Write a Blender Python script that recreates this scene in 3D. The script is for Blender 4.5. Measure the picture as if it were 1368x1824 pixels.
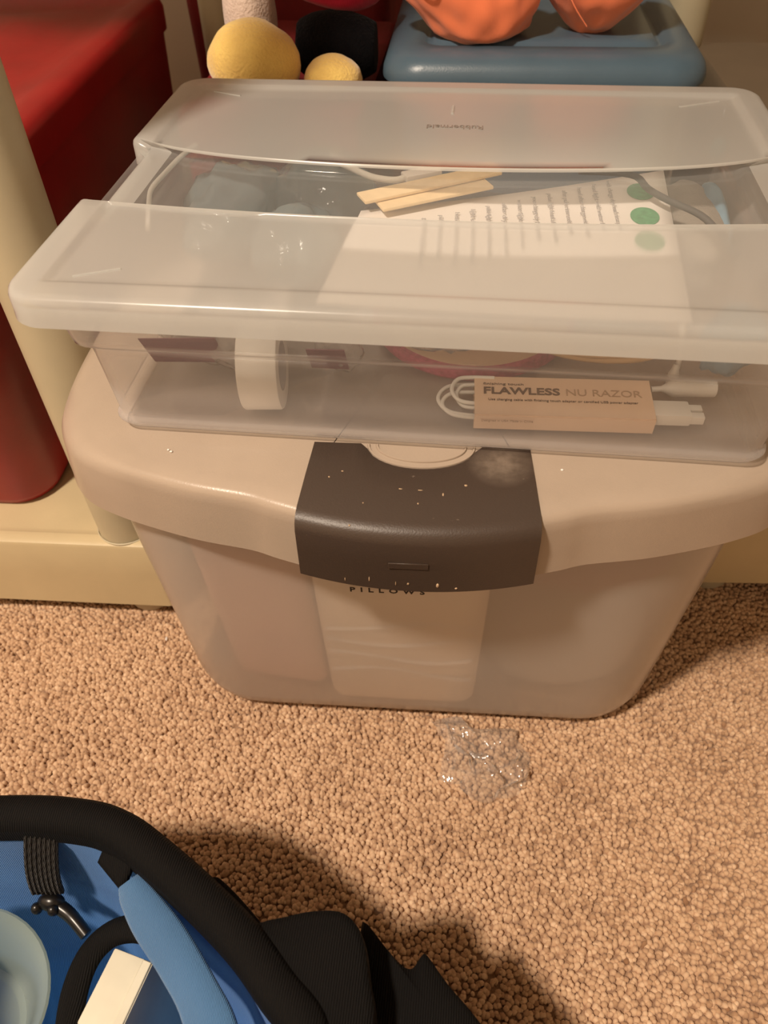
import bpy, bmesh, math, random
import numpy as np
from mathutils import Vector, Matrix, noise

# ---------------------------------------------------------------- clear
for o in list(bpy.data.objects):
    bpy.data.objects.remove(o, do_unlink=True)
scene = bpy.context.scene
COL = scene.collection
random.seed(7)
rng = np.random.default_rng(7)
PI = math.pi

# ---------------------------------------------------------------- camera
LT = 0.42                     # height of the clear box lid above the carpet
cam_d = bpy.data.cameras.new('camera')
cam = bpy.data.objects.new('camera', cam_d)
COL.objects.link(cam)
p_, r_, y_ = 0.8077, -0.0274, -0.1339
fw = Vector((math.sin(y_) * math.cos(p_), math.cos(y_) * math.cos(p_), -math.sin(p_)))
rt = Vector((math.cos(y_), -math.sin(y_), 0))
up = rt.cross(fw)
Rv = rt * math.cos(r_) + up * math.sin(r_)
Uv = -rt * math.sin(r_) + up * math.cos(r_)
m = Matrix((Rv, Uv, -fw)).transposed().to_4x4()
m.translation = Vector((0.2334, -0.3116, LT + 0.1958))
cam.matrix_world = m
cam_d.sensor_fit = 'HORIZONTAL'
cam_d.sensor_width = 36.0
cam_d.lens = 36.0 * 1370 / 1368
cam_d.clip_start = 0.02
cam_d.dof.use_dof = True
cam_d.dof.focus_distance = 0.48
cam_d.dof.aperture_fstop = 15.0
scene.camera = cam

# ---------------------------------------------------------------- world, lamp, exposure
w = bpy.data.worlds.new('world')
scene.world = w
w.use_nodes = True
w.node_tree.nodes['Background'].inputs[0].default_value = (1.0, 0.80, 0.62, 1)
w.node_tree.nodes['Background'].inputs[1].default_value = 0.08

ld = bpy.data.lights.new('ceiling_lamp', 'AREA')
ld.shape = 'DISK'
ld.size = 0.20
ld.energy = 63
ld.color = (1.0, 0.83, 0.66)
lo = bpy.data.objects.new('ceiling_lamp', ld)
COL.objects.link(lo)
lo.location = (-0.50, -0.82, 2.15)
lo.rotation_euler = (0, 0, 0)

scene.view_settings.view_transform = 'Standard'
scene.view_settings.look = 'None'
scene.view_settings.gamma = 1.0
scene.view_settings.use_curve_mapping = False
scene.view_settings.exposure = 0.0

# ================================================================ materials
def new_mat(name):
    mt = bpy.data.materials.new(name)
    mt.use_nodes = True
    nt = mt.node_tree
    nt.nodes.clear()
    out = nt.nodes.new('ShaderNodeOutputMaterial')
    return mt, nt, out


def srgb(r, g, b):
    def f(c):
        c /= 255.0
        return c / 12.92 if c <= 0.04045 else ((c + 0.055) / 1.055) ** 2.4
    return (f(r), f(g), f(b), 1.0)


def solid(name, col, rough=0.5, var=0.12, scale=60, bump=0.0, bscale=300, spec=0.5,
          sheen=0.0, coat=0.0, vscale=None, sub=0.0):
    """Principled surface with mottled colour and fine relief."""
    mt, nt, out = new_mat(name)
    b = nt.nodes.new('ShaderNodeBsdfPrincipled')
    tc = nt.nodes.new('ShaderNodeTexCoord')
    nz = nt.nodes.new('ShaderNodeTexNoise')
    nz.inputs['Scale'].default_value = scale
    nz.inputs['Detail'].default_value = 4
    nt.links.new(tc.outputs['Object'], nz.inputs['Vector'])
    rp = nt.nodes.new('ShaderNodeValToRGB')
    rp.color_ramp.elements[0].position = 0.3
    rp.color_ramp.elements[1].position = 0.7
    rp.color_ramp.elements[0].color = tuple(c * (1 - var) for c in col[:3]) + (1,)
    rp.color_ramp.elements[1].color = tuple(min(1, c * (1 + var)) for c in col[:3]) + (1,)
    nt.links.new(nz.outputs['Fac'], rp.inputs['Fac'])
    nt.links.new(rp.outputs['Color'], b.inputs['Base Color'])
    b.inputs['Roughness'].default_value = rough
    b.inputs['Specular IOR Level'].default_value = spec
    b.inputs['Sheen Weight'].default_value = sheen
    b.inputs['Coat Weight'].default_value = coat
    if bump > 0:
        n2 = nt.nodes.new('ShaderNodeTexNoise')
        n2.inputs['Scale'].default_value = bscale
        n2.inputs['Detail'].default_value = 3
        nt.links.new(tc.outputs['Object'], n2.inputs['Vector'])
        bp = nt.nodes.new('ShaderNodeBump')
        bp.inputs['Strength'].default_value = bump
        bp.inputs['Distance'].default_value = 0.002
        nt.links.new(n2.outputs['Fac'], bp.inputs['Height'])
        nt.links.new(bp.outputs['Normal'], b.inputs['Normal'])
    nt.links.new(b.outputs[0], out.inputs[0])
    return mt


def milky(name, col, clear=0.4, blur=0.0, blur_rough=0.35, back=0.5, gloss_rough=0.15, gloss=1.0,
          bump=0.0, bscale=200, tint=(1, 1, 1, 1), graze=0.15):
    """Thin translucent plastic: part see-through, part scattering, with a glossy skin."""
    mt, nt, out = new_mat(name)
    N = nt.nodes.new
    tr = N('ShaderNodeBsdfTransparent'); tr.inputs[0].default_value = tint
    df = N('ShaderNodeBsdfDiffuse'); df.inputs[0].default_value = col
    tl = N('ShaderNodeBsdfTranslucent'); tl.inputs[0].default_value = col
    mx = N('ShaderNodeMixShader'); mx.inputs[0].default_value = back
    nt.links.new(df.outputs[0], mx.inputs[1]); nt.links.new(tl.outputs[0], mx.inputs[2])
    body = mx
    if blur > 0:
        rf = N('ShaderNodeBsdfRefraction'); rf.inputs['Color'].default_value = tint
        rf.inputs['Roughness'].default_value = blur_rough
        rf.inputs['IOR'].default_value = 1.02
        m0 = N('ShaderNodeMixShader'); m0.inputs[0].default_value = blur
        nt.links.new(body.outputs[0], m0.inputs[1]); nt.links.new(rf.outputs[0], m0.inputs[2])
        body = m0
    m1 = N('ShaderNodeMixShader'); m1.inputs[0].default_value = clear
    nt.links.new(body.outputs[0], m1.inputs[1]); nt.links.new(tr.outputs[0], m1.inputs[2])
    # seen edge-on the light crosses more of the sheet, so it lets less through
    lw = N('ShaderNodeLayerWeight'); lw.inputs['Blend'].default_value = 0.5
    pw = N('ShaderNodeMath'); pw.operation = 'POWER'; pw.inputs[1].default_value = 2.5
    nt.links.new(lw.outputs['Facing'], pw.inputs[0])
    mr = N('ShaderNodeMapRange'); mr.inputs['To Min'].default_value = clear; mr.inputs['To Max'].default_value = clear * graze
    nt.links.new(pw.outputs[0], mr.inputs['Value']); nt.links.new(mr.outputs[0], m1.inputs[0])
    gl = N('ShaderNodeBsdfGlossy'); gl.inputs['Roughness'].default_value = gloss_rough
    fr = N('ShaderNodeFresnel')      # a thin sheet: the same reflection from either side
    gm = N('ShaderNodeNewGeometry'); ir = N('ShaderNodeMapRange')
    ir.inputs['To Min'].default_value = 1.45; ir.inputs['To Max'].default_value = 1 / 1.45
    nt.links.new(gm.outputs['Backfacing'], ir.inputs['Value']); nt.links.new(ir.outputs[0], fr.inputs['IOR'])
    ml = N('ShaderNodeMath'); ml.operation = 'MULTIPLY'; ml.inputs[1].default_value = gloss
    nt.links.new(fr.outputs[0], ml.inputs[0])
    m2 = N('ShaderNodeMixShader')
    nt.links.new(ml.outputs[0], m2.inputs[0])
    nt.links.new(m1.outputs[0], m2.inputs[1]); nt.links.new(gl.outputs[0], m2.inputs[2])
    if bump > 0:
        tc = N('ShaderNodeTexCoord'); n2 = N('ShaderNodeTexNoise')
        n2.inputs['Scale'].default_value = bscale
        nt.links.new(tc.outputs['Object'], n2.inputs['Vector'])
        bp = N('ShaderNodeBump'); bp.inputs['Strength'].default_value = bump
        bp.inputs['Distance'].default_value = 0.002
        nt.links.new(n2.outputs['Fac'], bp.inputs['Height'])
        for sh in (gl, df):
            nt.links.new(bp.outputs['Normal'], sh.inputs['Normal'])
    nt.links.new(m2.outputs[0], out.inputs[0])
    return mt


def fabric(name, col, rough=0.85, weave=900, depth=0.4, sheen=0.3, var=0.15, spec=0.2):
    """Woven cloth: crossed fine ribs plus mottling."""
    mt, nt, out = new_mat(name)
    N = nt.nodes.new
    b = N('ShaderNodeBsdfPrincipled')
    tc = N('ShaderNodeTexCoord')
    nz = N('ShaderNodeTexNoise'); nz.inputs['Scale'].default_value = 25
    nt.links.new(tc.outputs['Object'], nz.inputs['Vector'])
    rp = N('ShaderNodeValToRGB')
    rp.color_ramp.elements[0].position = 0.3; rp.color_ramp.elements[1].position = 0.7
    rp.color_ramp.elements[0].color = tuple(c * (1 - var) for c in col[:3]) + (1,)
    rp.color_ramp.elements[1].color = tuple(min(1, c * (1 + var)) for c in col[:3]) + (1,)
    nt.links.new(nz.outputs['Fac'], rp.inputs['Fac'])
    nt.links.new(rp.outputs['Color'], b.inputs['Base Color'])
    w1 = N('ShaderNodeTexWave'); w1.inputs['Scale'].default_value = weave / 6.0
    w1.inputs['Distortion'].default_value = 1.0
    nt.links.new(tc.outputs['Object'], w1.inputs['Vector'])
    bp = N('ShaderNodeBump'); bp.inputs['Strength'].default_value = depth
    bp.inputs['Distance'].default_value = 0.001
    nt.links.new(w1.outputs['Fac'], bp.inputs['Height'])
    nt.links.new(bp.outputs['Normal'], b.inputs['Normal'])
    b.inputs['Roughness'].default_value = rough
    b.inputs['Sheen Weight'].default_value = sheen
    b.inputs['Specular IOR Level'].default_value = spec
    nt.links.new(b.outputs[0], out.inputs[0])
    return mt


def dusty(name, col, dust, rough=0.42):
    """Dark moulded plastic with pale scuffs and specks that have their own shape."""
    mt, nt, out = new_mat(name)
    N = nt.nodes.new
    b = N('ShaderNodeBsdfPrincipled')
    tc = N('ShaderNodeTexCoord')
    mp = N('ShaderNodeMapping'); mp.inputs['Scale'].default_value = (1, 2.2, 1)
    nt.links.new(tc.outputs['Object'], mp.inputs['Vector'])
    n1 = N('ShaderNodeTexNoise'); n1.inputs['Scale'].default_value = 160; n1.inputs['Detail'].default_value = 6
    nt.links.new(mp.outputs['Vector'], n1.inputs['Vector'])
    r1 = N('ShaderNodeValToRGB')
    r1.color_ramp.elements[0].position = 0.73; r1.color_ramp.elements[1].position = 0.80
    nt.links.new(n1.outputs['Fac'], r1.inputs['Fac'])
    # one cloudy scuff near the rear right corner of the latch
    ds = N('ShaderNodeVectorMath'); ds.operation = 'DISTANCE'
    ds.inputs[1].default_value = (0.046, 0.015, 0.316)
    nt.links.new(tc.outputs['Object'], ds.inputs[0])
    r2 = N('ShaderNodeMapRange'); r2.inputs['From Min'].default_value = 0.020; r2.inputs['From Max'].default_value = 0.002
    r2.inputs['To Min'].default_value = 0; r2.inputs['To Max'].default_value = 0.75
    nt.links.new(ds.outputs['Value'], r2.inputs['Value'])
    n3 = N('ShaderNodeTexNoise'); n3.inputs['Scale'].default_value = 220; n3.inputs['Detail'].default_value = 5
    nt.links.new(tc.outputs['Object'], n3.inputs['Vector'])
    mu = N('ShaderNodeMath'); mu.operation = 'MULTIPLY'
    nt.links.new(r2.outputs[0], mu.inputs[0]); nt.links.new(n3.outputs['Fac'], mu.inputs[1])
    ad = N('ShaderNodeMath'); ad.operation = 'ADD'; ad.use_clamp = True
    sc = N('ShaderNodeMath'); sc.operation = 'MULTIPLY'; sc.inputs[1].default_value = 0.45
    nt.links.new(r1.outputs['Color'], sc.inputs[0])
    nt.links.new(sc.outputs[0], ad.inputs[0]); nt.links.new(mu.outputs[0], ad.inputs[1])
    mx = N('ShaderNodeMix'); mx.data_type = 'RGBA'
    mx.inputs[6].default_value = col; mx.inputs[7].default_value = dust
    nt.links.new(ad.outputs[0], mx.inputs[0])
    nt.links.new(mx.outputs[2], b.inputs['Base Color'])
    n2 = N('ShaderNodeTexNoise'); n2.inputs['Scale'].default_value = 900
    nt.links.new(tc.outputs['Object'], n2.inputs['Vector'])
    bp = N('ShaderNodeBump'); bp.inputs['Strength'].default_value = 0.12; bp.inputs['Distance'].default_value = 0.001
    nt.links.new(n2.outputs['Fac'], bp.inputs['Height']); nt.links.new(bp.outputs['Normal'], b.inputs['Normal'])
    b.inputs['Roughness'].default_value = rough
    nt.links.new(b.outputs[0], out.inputs[0])
    return mt


def carpet_mat():
    mt, nt, out = new_mat('carpet_fibre')
    N = nt.nodes.new
    b = N('ShaderNodeBsdfPrincipled')
    at = N('ShaderNodeAttribute'); at.attribute_name = 'tuft'
    tc = N('ShaderNodeTexCoord')
    nz = N('ShaderNodeTexNoise'); nz.inputs['Scale'].default_value = 14; nz.inputs['Detail'].default_value = 3
    nt.links.new(tc.outputs['Object'], nz.inputs['Vector'])
    ad = N('ShaderNodeMath'); ad.operation = 'MULTIPLY_ADD'; ad.inputs[1].default_value = 0.5
    sb = N('ShaderNodeMath'); sb.operation = 'SUBTRACT'; sb.inputs[1].default_value = 0.25
    nt.links.new(nz.outputs['Fac'], ad.inputs[0]); nt.links.new(at.outputs['Fac'], sb.inputs[0])
    nt.links.new(sb.outputs[0], ad.inputs[2])
    rp = N('ShaderNodeValToRGB')
    e = rp.color_ramp.elements
    e[0].position = 0.0; e[0].color = srgb(150, 114, 86)
    e[1].position = 1.0; e[1].color = srgb(230, 200, 168)
    k = e.new(0.5); k.color = srgb(202, 168, 136)
    nt.links.new(ad.outputs[0], rp.inputs['Fac'])
    nt.links.new(rp.outputs['Color'], b.inputs['Base Color'])
    b.inputs['Roughness'].default_value = 0.95
    b.inputs['Specular IOR Level'].default_value = 0.1
    b.inputs['Sheen Weight'].default_value = 0.2
    nt.links.new(b.outputs[0], out.inputs[0])
    return mt


M = {}
M['carpet'] = carpet_mat()
M['carpet_back'] = solid('carpet_backing', srgb(150, 120, 96), 0.95, 0.1, 80, 0.5, 300)
M['wall'] = solid('wall_paint', srgb(214, 204, 188), 0.9, 0.03, 8, 0.1, 200)
M['frost'] = milky('frosted_lid_plastic', srgb(236, 238, 236), clear=0.10, blur=0.26, blur_rough=0.50, back=0.52, gloss_rough=0.22, gloss=0.9)
M['window'] = milky('clear_lid_plastic', srgb(226, 230, 230), clear=0.84, back=0.5, gloss_rough=0.05, gloss=0.8, graze=0.6)
M['tub'] = milky('clear_tub_plastic', srgb(240, 238, 240), clear=0.78, back=0.5, gloss_rough=0.08, gloss=1.0)
M['tote_body'] = milky('cloudy_tote_plastic', srgb(236, 226, 216), clear=0.10, blur=0.34, blur_rough=0.24, back=0.35, gloss_rough=0.22, gloss=0.9)
M['film'] = milky('clear_film', srgb(240, 240, 240), clear=0.86, back=0.5, gloss_rough=0.08, gloss=2.2, bump=0.5, bscale=160)
M['film_milky'] = milky('cloudy_film', srgb(230, 226, 222), clear=0.66, back=0.5, gloss_rough=0.10, gloss=1.8, bump=0.6, bscale=120)
M['teal_film'] = milky('blue_grey_film', srgb(150, 170, 176), clear=0.42, back=0.5, gloss_rough=0.12, gloss=1.2, bump=0.5, bscale=60)
M['teal_deep'] = solid('teal_plastic', srgb(96, 132, 140), 0.35, 0.2, 40)
M['blue_pouch'] = solid('dusty_blue_plastic', srgb(120, 152, 172), 0.4, 0.2, 40)
M['tote_lid'] = solid('champagne_plastic', srgb(172, 156, 140), 0.28, 0.025, 40, 0.06, 900)
M['latch'] = dusty('dark_brown_plastic', srgb(66, 54, 46), srgb(170, 154, 138))
M['cream'] = solid('cream_shelf_plastic', srgb(200, 183, 146), 0.42, 0.04, 20, 0.05, 500)
M['post'] = solid('grey_cream_plastic', srgb(188, 178, 150), 0.45, 0.04, 20)
M['cream_greyer'] = solid('greyer_cream_plastic', srgb(186, 176, 152), 0.5, 0.05, 20)  # slightly greyer cream, for the feet
M['red'] = solid('red_bin_plastic', srgb(150, 20, 23), 0.40, 0.12, 18, 0.05, 120)
M['red_dark'] = solid('dark_red_cloth', srgb(120, 16, 24), 0.8, 0.15, 30, 0.3, 400)
M['blue_lid'] = solid('slate_blue_plastic', srgb(78, 100, 116), 0.34, 0.05, 25, 0.06, 700)
M['orange'] = fabric('orange_cloth', srgb(246, 134, 90), 0.8, 1400, 0.08, 0.3, 0.06)
M['yellow'] = solid('yellow_plush', srgb(250, 212, 124), 0.95, 0.12, 45, 0.6, 420, 0.1, 0.6)
M['black_plush'] = solid('black_plush', srgb(16, 16, 20), 0.95, 0.2, 60, 0.8, 420, 0.1, 0.05)
M['crimson'] = fabric('crimson_cloth', srgb(196, 26, 62), 0.75, 1200, 0.2, 0.2, 0.08)
M['white_plush'] = solid('offwhite_plush', srgb(214, 196, 184), 0.95, 0.06, 60, 0.8, 420, 0.1, 0.3)
M['black'] = fabric('black_nylon', srgb(8, 7, 7), 0.8, 1500, 0.5, 0.0, 0.15)
M['black_web'] = fabric('black_webbing', srgb(46, 42, 38), 0.7, 2600, 1.0, 0.1, 0.12)
M['black_plastic'] = solid('black_plastic', srgb(20, 18, 17), 0.3, 0.1, 60)
M['blue'] = fabric('blue_lining', srgb(54, 116, 186), 0.75, 1800, 0.5, 0.15, 0.08)
M['blue_trim'] = fabric('light_blue_trim', srgb(80, 126, 176), 0.8, 2400, 0.7, 0.2, 0.06)
M['white'] = solid('white_plastic', srgb(238, 236, 230), 0.4, 0.02, 40)
M['paper'] = solid('white_paper', srgb(240, 234, 228), 0.85, 0.02, 30)
M['ivory'] = solid('ivory_card', srgb(208, 204, 186), 0.7, 0.04, 60)
M['peach'] = solid('blush_card', srgb(238, 208, 180), 0.7, 0.02, 60)
M['wood'] = solid('pale_birch', srgb(240, 214, 170), 0.75, 0.06, 120)
M['ink'] = solid('black_print', srgb(34, 28, 26), 0.6, 0.05, 60)
M['ink_brown'] = solid('brown_print', srgb(96, 74, 58), 0.5, 0.05, 60)
M['ink_gold'] = solid('pale_bronze_print', srgb(186, 156, 126), 0.4, 0.05, 60)
M['ink_grey'] = solid('grey_print', srgb(178, 174, 174), 0.7, 0.05, 60)
M['green'] = solid('green_print', srgb(92, 160, 116), 0.7, 0.2, 300)
M['purple'] = solid('plum_card', srgb(122, 78, 92), 0.7, 0.08, 60)
M['pink'] = solid('pink_glitter', srgb(196, 96, 124), 0.35, 0.25, 300)
M['tan_cord'] = solid('tan_cord', srgb(222, 188, 140), 0.7, 0.08, 90)
M['cream_shaded'] = solid('cream_plastic_painted_shade', srgb(112, 98, 80), 0.6, 0.05, 20)  # cream box darkened to carry the shade it stands in
M['grey_cloth'] = solid('grey_pouch_cloth', srgb(150, 142, 132), 0.85, 0.08, 60, 0.3, 500)
M['dark_cable'] = solid('charcoal_cable', srgb(84, 82, 80), 0.6, 0.08, 60)
M['pack_white'] = solid('white_package', srgb(240, 226, 208), 0.8, 0.04, 20)
M['pack_pink'] = solid('pinkish_package', srgb(222, 186, 172), 0.8, 0.08, 20)
M['pack_beige'] = solid('beige_fabric', srgb(232, 212, 182), 0.9, 0.06, 20, 0.3, 200)
M['pack_mauve'] = solid('mauve_fabric', srgb(150, 122, 122), 0.9, 0.15, 14, 0.3, 200)
M['pack_grey'] = solid('grey_fabric', srgb(170, 164, 158), 0.9, 0.1, 14, 0.3, 200)
M['emboss'] = solid('moulded_letter_edges', srgb(140, 132, 126), 0.5, 0.02, 60)
M['cup'] = milky('pale_aqua_plastic', srgb(206, 220, 208), clear=0.50, back=0.5, gloss_rough=0.15, gloss=1.2)
M['skin_tone'] = solid('tan_plastic', srgb(176, 128, 104), 0.6, 0.08, 60)
M['lint'] = solid('pale_lint', srgb(186, 160, 130), 0.9, 0.1, 200)

# ================================================================ mesh helpers
def mesh_obj(name, verts, faces, mat, parent=None, smooth=True, angle=40):
    me = bpy.data.meshes.new(name)
    me.from_pydata([tuple(v) for v in verts], [], faces)
    me.update()
    bm = bmesh.new(); bm.from_mesh(me)
    bmesh.ops.recalc_face_normals(bm, faces=bm.faces)
    bm.to_mesh(me); bm.free()
    return finish(name, me, mat, parent, smooth, angle)


def finish(name, me, mat, parent=None, smooth=True, angle=40):
    if mat is not None:
        me.materials.append(mat)
    if smooth:
        me.shade_smooth()
        me.set_sharp_from_angle(angle=math.radians(angle))
    o = bpy.data.objects.new(name, me)
    COL.objects.link(o)
    if parent is not None:
        o.parent = parent
    return o


def bm_obj(name, bm, mat, parent=None, smooth=True, angle=40):
    me = bpy.data.meshes.new(name)
    bmesh.ops.recalc_face_normals(bm, faces=bm.faces)
    bm.to_mesh(me); bm.free()
    return finish(name, me, mat, parent, smooth, angle)


def thing(name, label, cat, loc=(0, 0, 0), rotz=0.0, group=None):
    o = bpy.data.objects.new(name, None)
    COL.objects.link(o)
    o.empty_display_size = 0.02
    o.location = loc
    o.rotation_euler = (0, 0, rotz)
    return tag(o, label, cat, group)


def tag(o, label, cat, group=None):
    o['label'] = label; o['category'] = cat
    if group:
        o['group'] = group
    return o


def struct(o):
    o['kind'] = 'structure'
    return o


def loft(rings, cap0=False, cap1=False):
    n = len(rings[0]); V = []; Fc = []
    for r in rings:
        V += list(r)
    for k in range(len(rings) - 1):
        for i in range(n):
            j = (i + 1) % n
            Fc.append((k * n + i, k * n + j, (k + 1) * n + j, (k + 1) * n + i))
    if cap0:
        Fc.append(tuple(reversed(range(n))))
    if cap1:
        Fc.append(tuple((len(rings) - 1) * n + i for i in range(n)))
    return V, Fc


def rrect(cx, cy, hx, hy, r, z, n=8):
    r = min(r, hx * 0.999, hy * 0.999)
    P = []
    for k, (sx, sy) in enumerate(((1, 1), (-1, 1), (-1, -1), (1, -1))):
        for i in range(n + 1):
            a = PI / 2 * k + PI / 2 * i / n
            P.append(Vector((cx + sx * (hx - r) + r * math.cos(a), cy + sy * (hy - r) + r * math.sin(a), z)))
    return P


def rbox(name, size, mat, parent=None, bev=0.003, seg=3, loc=(0, 0, 0), rot=(0, 0, 0)):
    bm = bmesh.new()
    bmesh.ops.create_cube(bm, size=1.0)
    bmesh.ops.scale(bm, vec=size, verts=bm.verts)
    if bev > 0:
        bmesh.ops.bevel(bm, geom=list(bm.edges), offset=bev, segments=seg, profile=0.6, affect='EDGES')
    mtx = Matrix.Translation(loc) @ Vector((0, 0, 0)).to_track_quat('X', 'Z').to_matrix().to_4x4() if False else Matrix.Translation(loc)
    from mathutils import Euler
    bmesh.ops.transform(bm, matrix=mtx @ Euler(rot).to_matrix().to_4x4(), verts=bm.verts)
    return bm_obj(name, bm, mat, parent)


def smooth_path(P, sub=6, closed=False):
    P = [Vector(p) for p in P]
    n = len(P); R = []
    rngk = range(n) if closed else range(n - 1)
    for k in rngk:
        if closed:
            a, b, c, d = P[(k - 1) % n], P[k], P[(k + 1) % n], P[(k + 2) % n]
        else:
            a, b, c, d = P[max(k - 1, 0)], P[k], P[k + 1], P[min(k + 2, n - 1)]
        for i in range(sub):
            t = i / sub
            R.append(0.5 * ((2 * b) + (c - a) * t + (2 * a - 5 * b + 4 * c - d) * t * t + (3 * b - a - 3 * c + d) * t ** 3))
    if not closed:
        R.append(P[-1])
    return R


def tube_data(P, rad, seg=8, closed=False, flat=None):
    """flat=(w, h): elliptical section kept level."""
    rings = []
    n = len(P)
    for i, p in enumerate(P):
        a = P[(i - 1) % n] if (closed or i > 0) else P[i]
        b = P[(i + 1) % n] if (closed or i < n - 1) else P[i]
        t = (b - a).normalized()
        s = t.cross(Vector((0, 0, 1)))
        if s.length < 1e-4:
            s = Vector((1, 0, 0))
        s.normalize()
        u = s.cross(t)
        rr = rad(i / max(1, n - 1)) if callable(rad) else rad
        ww, hh = (rr, rr) if flat is None else flat
        rings.append([p + s * (ww * math.cos(2 * PI * k / seg)) + u * (hh * math.sin(2 * PI * k / seg)) for k in range(seg)])
    if closed:
        rings.append(rings[0])
        return loft(rings)
    return loft(rings, True, True)


def tube(name, P, rad, mat, parent=None, seg=8, closed=False, sub=6, flat=None):
    Q = smooth_path(P, sub, closed) if sub > 1 else [Vector(p) for p in P]
    V, Fc = tube_data(Q, rad, seg, closed, flat)
    return mesh_obj(name, V, Fc, mat, parent, angle=60)


def lathe(name, prof, mat, parent=None, seg=40, loc=(0, 0, 0), mtx=None, cap0=False, cap1=False):
    rings = []
    for r, z in prof:
        rings.append([Vector((r * math.cos(2 * PI * k / seg), r * math.sin(2 * PI * k / seg), z)) for k in range(seg)])
    V, Fc = loft(rings, cap0, cap1)
    mm = Matrix.Translation(loc) @ (mtx if mtx else Matrix.Identity(4))
    V = [mm @ v for v in V]
    return mesh_obj(name, V, Fc, mat, parent)


def blob(name, size, mat, parent=None, loc=(0, 0, 0), amp=0.1, freq=2.0, seed=0, shape=None, sub=4, flat_bottom=None):
    bm = bmesh.new()
    bmesh.ops.create_icosphere(bm, subdivisions=sub, radius=1.0)
    off = Vector((seed * 3.7, seed * 1.3, seed * 5.1))
    for v in bm.verts:
        c = v.co.copy()
        d = noise.noise(c * freq + off) * amp + noise.noise(c * freq * 2.7 + off) * amp * 0.45
        c = c * (1 + d)
        if shape:
            c = shape(c)
        c = Vector((c.x * size[0], c.y * size[1], c.z * size[2]))
        if flat_bottom is not None and c.z < flat_bottom:
            c.z = flat_bottom
        v.co = c + Vector(loc)
    return bm_obj(name, bm, mat, parent, angle=80)


def sheet(name, fn, nu, nv, mat, parent=None, thick=0.0):
    """Parametric sheet fn(u,v) -> point; optional thickness gives it two faces and an edge."""
    V = [fn(i / nu, j / nv) for j in range(nv + 1) for i in range(nu + 1)]
    Fc = [(j * (nu + 1) + i, j * (nu + 1) + i + 1, (j + 1) * (nu + 1) + i + 1, (j + 1) * (nu + 1) + i) for j in range(nv) for i in range(nu)]
    o = mesh_obj(name, V, Fc, mat, parent, angle=80)
    if thick > 0:
        md = o.modifiers.new('thickness', 'SOLIDIFY'); md.thickness = thick; md.offset = 0
    return o


def text_obj(name, body, size, mat, parent, mtx, width=None, spacing=1.0, extrude=0.00012, bold=0.0, align='LEFT'):
    cu = bpy.data.curves.new(name, 'FONT')
    cu.body = body; cu.size = size; cu.extrude = extrude; cu.align_x = align
    cu.space_character = spacing; cu.offset = bold
    cu.resolution_u = 3
    tmp = bpy.data.objects.new(name, cu)
    COL.objects.link(tmp)
    bpy.context.view_layer.update()
    dg = bpy.context.evaluated_depsgraph_get()
    me = bpy.data.meshes.new_from_object(tmp.evaluated_get(dg))
    bpy.data.objects.remove(tmp, do_unlink=True)
    if width:
        xs = [v.co.x for v in me.vertices]
        wd = max(xs) - min(xs)
        for v in me.vertices:
            v.co.x *= width / wd
    me.transform(mtx)
    me.name = name
    me.materials.clear()
    me.materials.append(mat)
    o = bpy.data.objects.new(name, me)
    COL.objects.link(o)
    o.parent = parent
    return o


def frame(origin, xdir, ydir):
    x = Vector(xdir).normalized(); y = Vector(ydir); z = x.cross(y).normalized(); y = z.cross(x)
    mm = Matrix((x, y, z)).transposed().to_4x4(); mm.translation = Vector(origin)
    return mm


def sstep(a, b, x):
    t = max(0.0, min(1.0, (x - a) / (b - a)))
    return t * t * (3 - 2 * t)


def Pt(x, y, z):
    return Vector((x, y, z))

# ================================================================ the room
def room():
    def quad(name, pts, mat):
        o = mesh_obj(name, pts, [(0, 1, 2, 3)], mat, smooth=False)
        return struct(o)
    x0, x1, y0, y1, H = -1.6, 2.0, -2.0, 1.15, 2.4
    fl = rbox('floor', (x1 - x0, y1 - y0, 0.02), M['carpet_back'], None, 0, 1, ((x0 + x1) / 2, (y0 + y1) / 2, -0.0135))
    struct(fl)
    wb = rbox('wall_back', (x1 - x0, 0.05, H), M['wall'], None, 0, 1, ((x0 + x1) / 2, y1 + 0.025, H / 2 - 0.003)); struct(wb)
    wl = rbox('wall_left', (0.05, y1 - y0, H), M['wall'], None, 0, 1, (x0 - 0.025, (y0 + y1) / 2, H / 2 - 0.003)); struct(wl)
    wr = rbox('wall_right', (0.05, y1 - y0, H), M['wall'], None, 0, 1, (x1 + 0.025, (y0 + y1) / 2, H / 2 - 0.003)); struct(wr)
    wf = rbox('wall_front', (x1 - x0, 0.05, H), M['wall'], None, 0, 1, ((x0 + x1) / 2, y0 - 0.025, H / 2 - 0.003)); struct(wf)
    ce = rbox('ceiling', (x1 - x0, y1 - y0, 0.05), M['wall'], None, 0, 1, ((x0 + x1) / 2, (y0 + y1) / 2, H + 0.03)); struct(ce)
    bb = rbox('baseboard_back', (x1 - x0, 0.015, 0.09), M['white'], None, 0.003, 2, ((x0 + x1) / 2, y1 - 0.0085, 0.042)); struct(bb)


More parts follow.
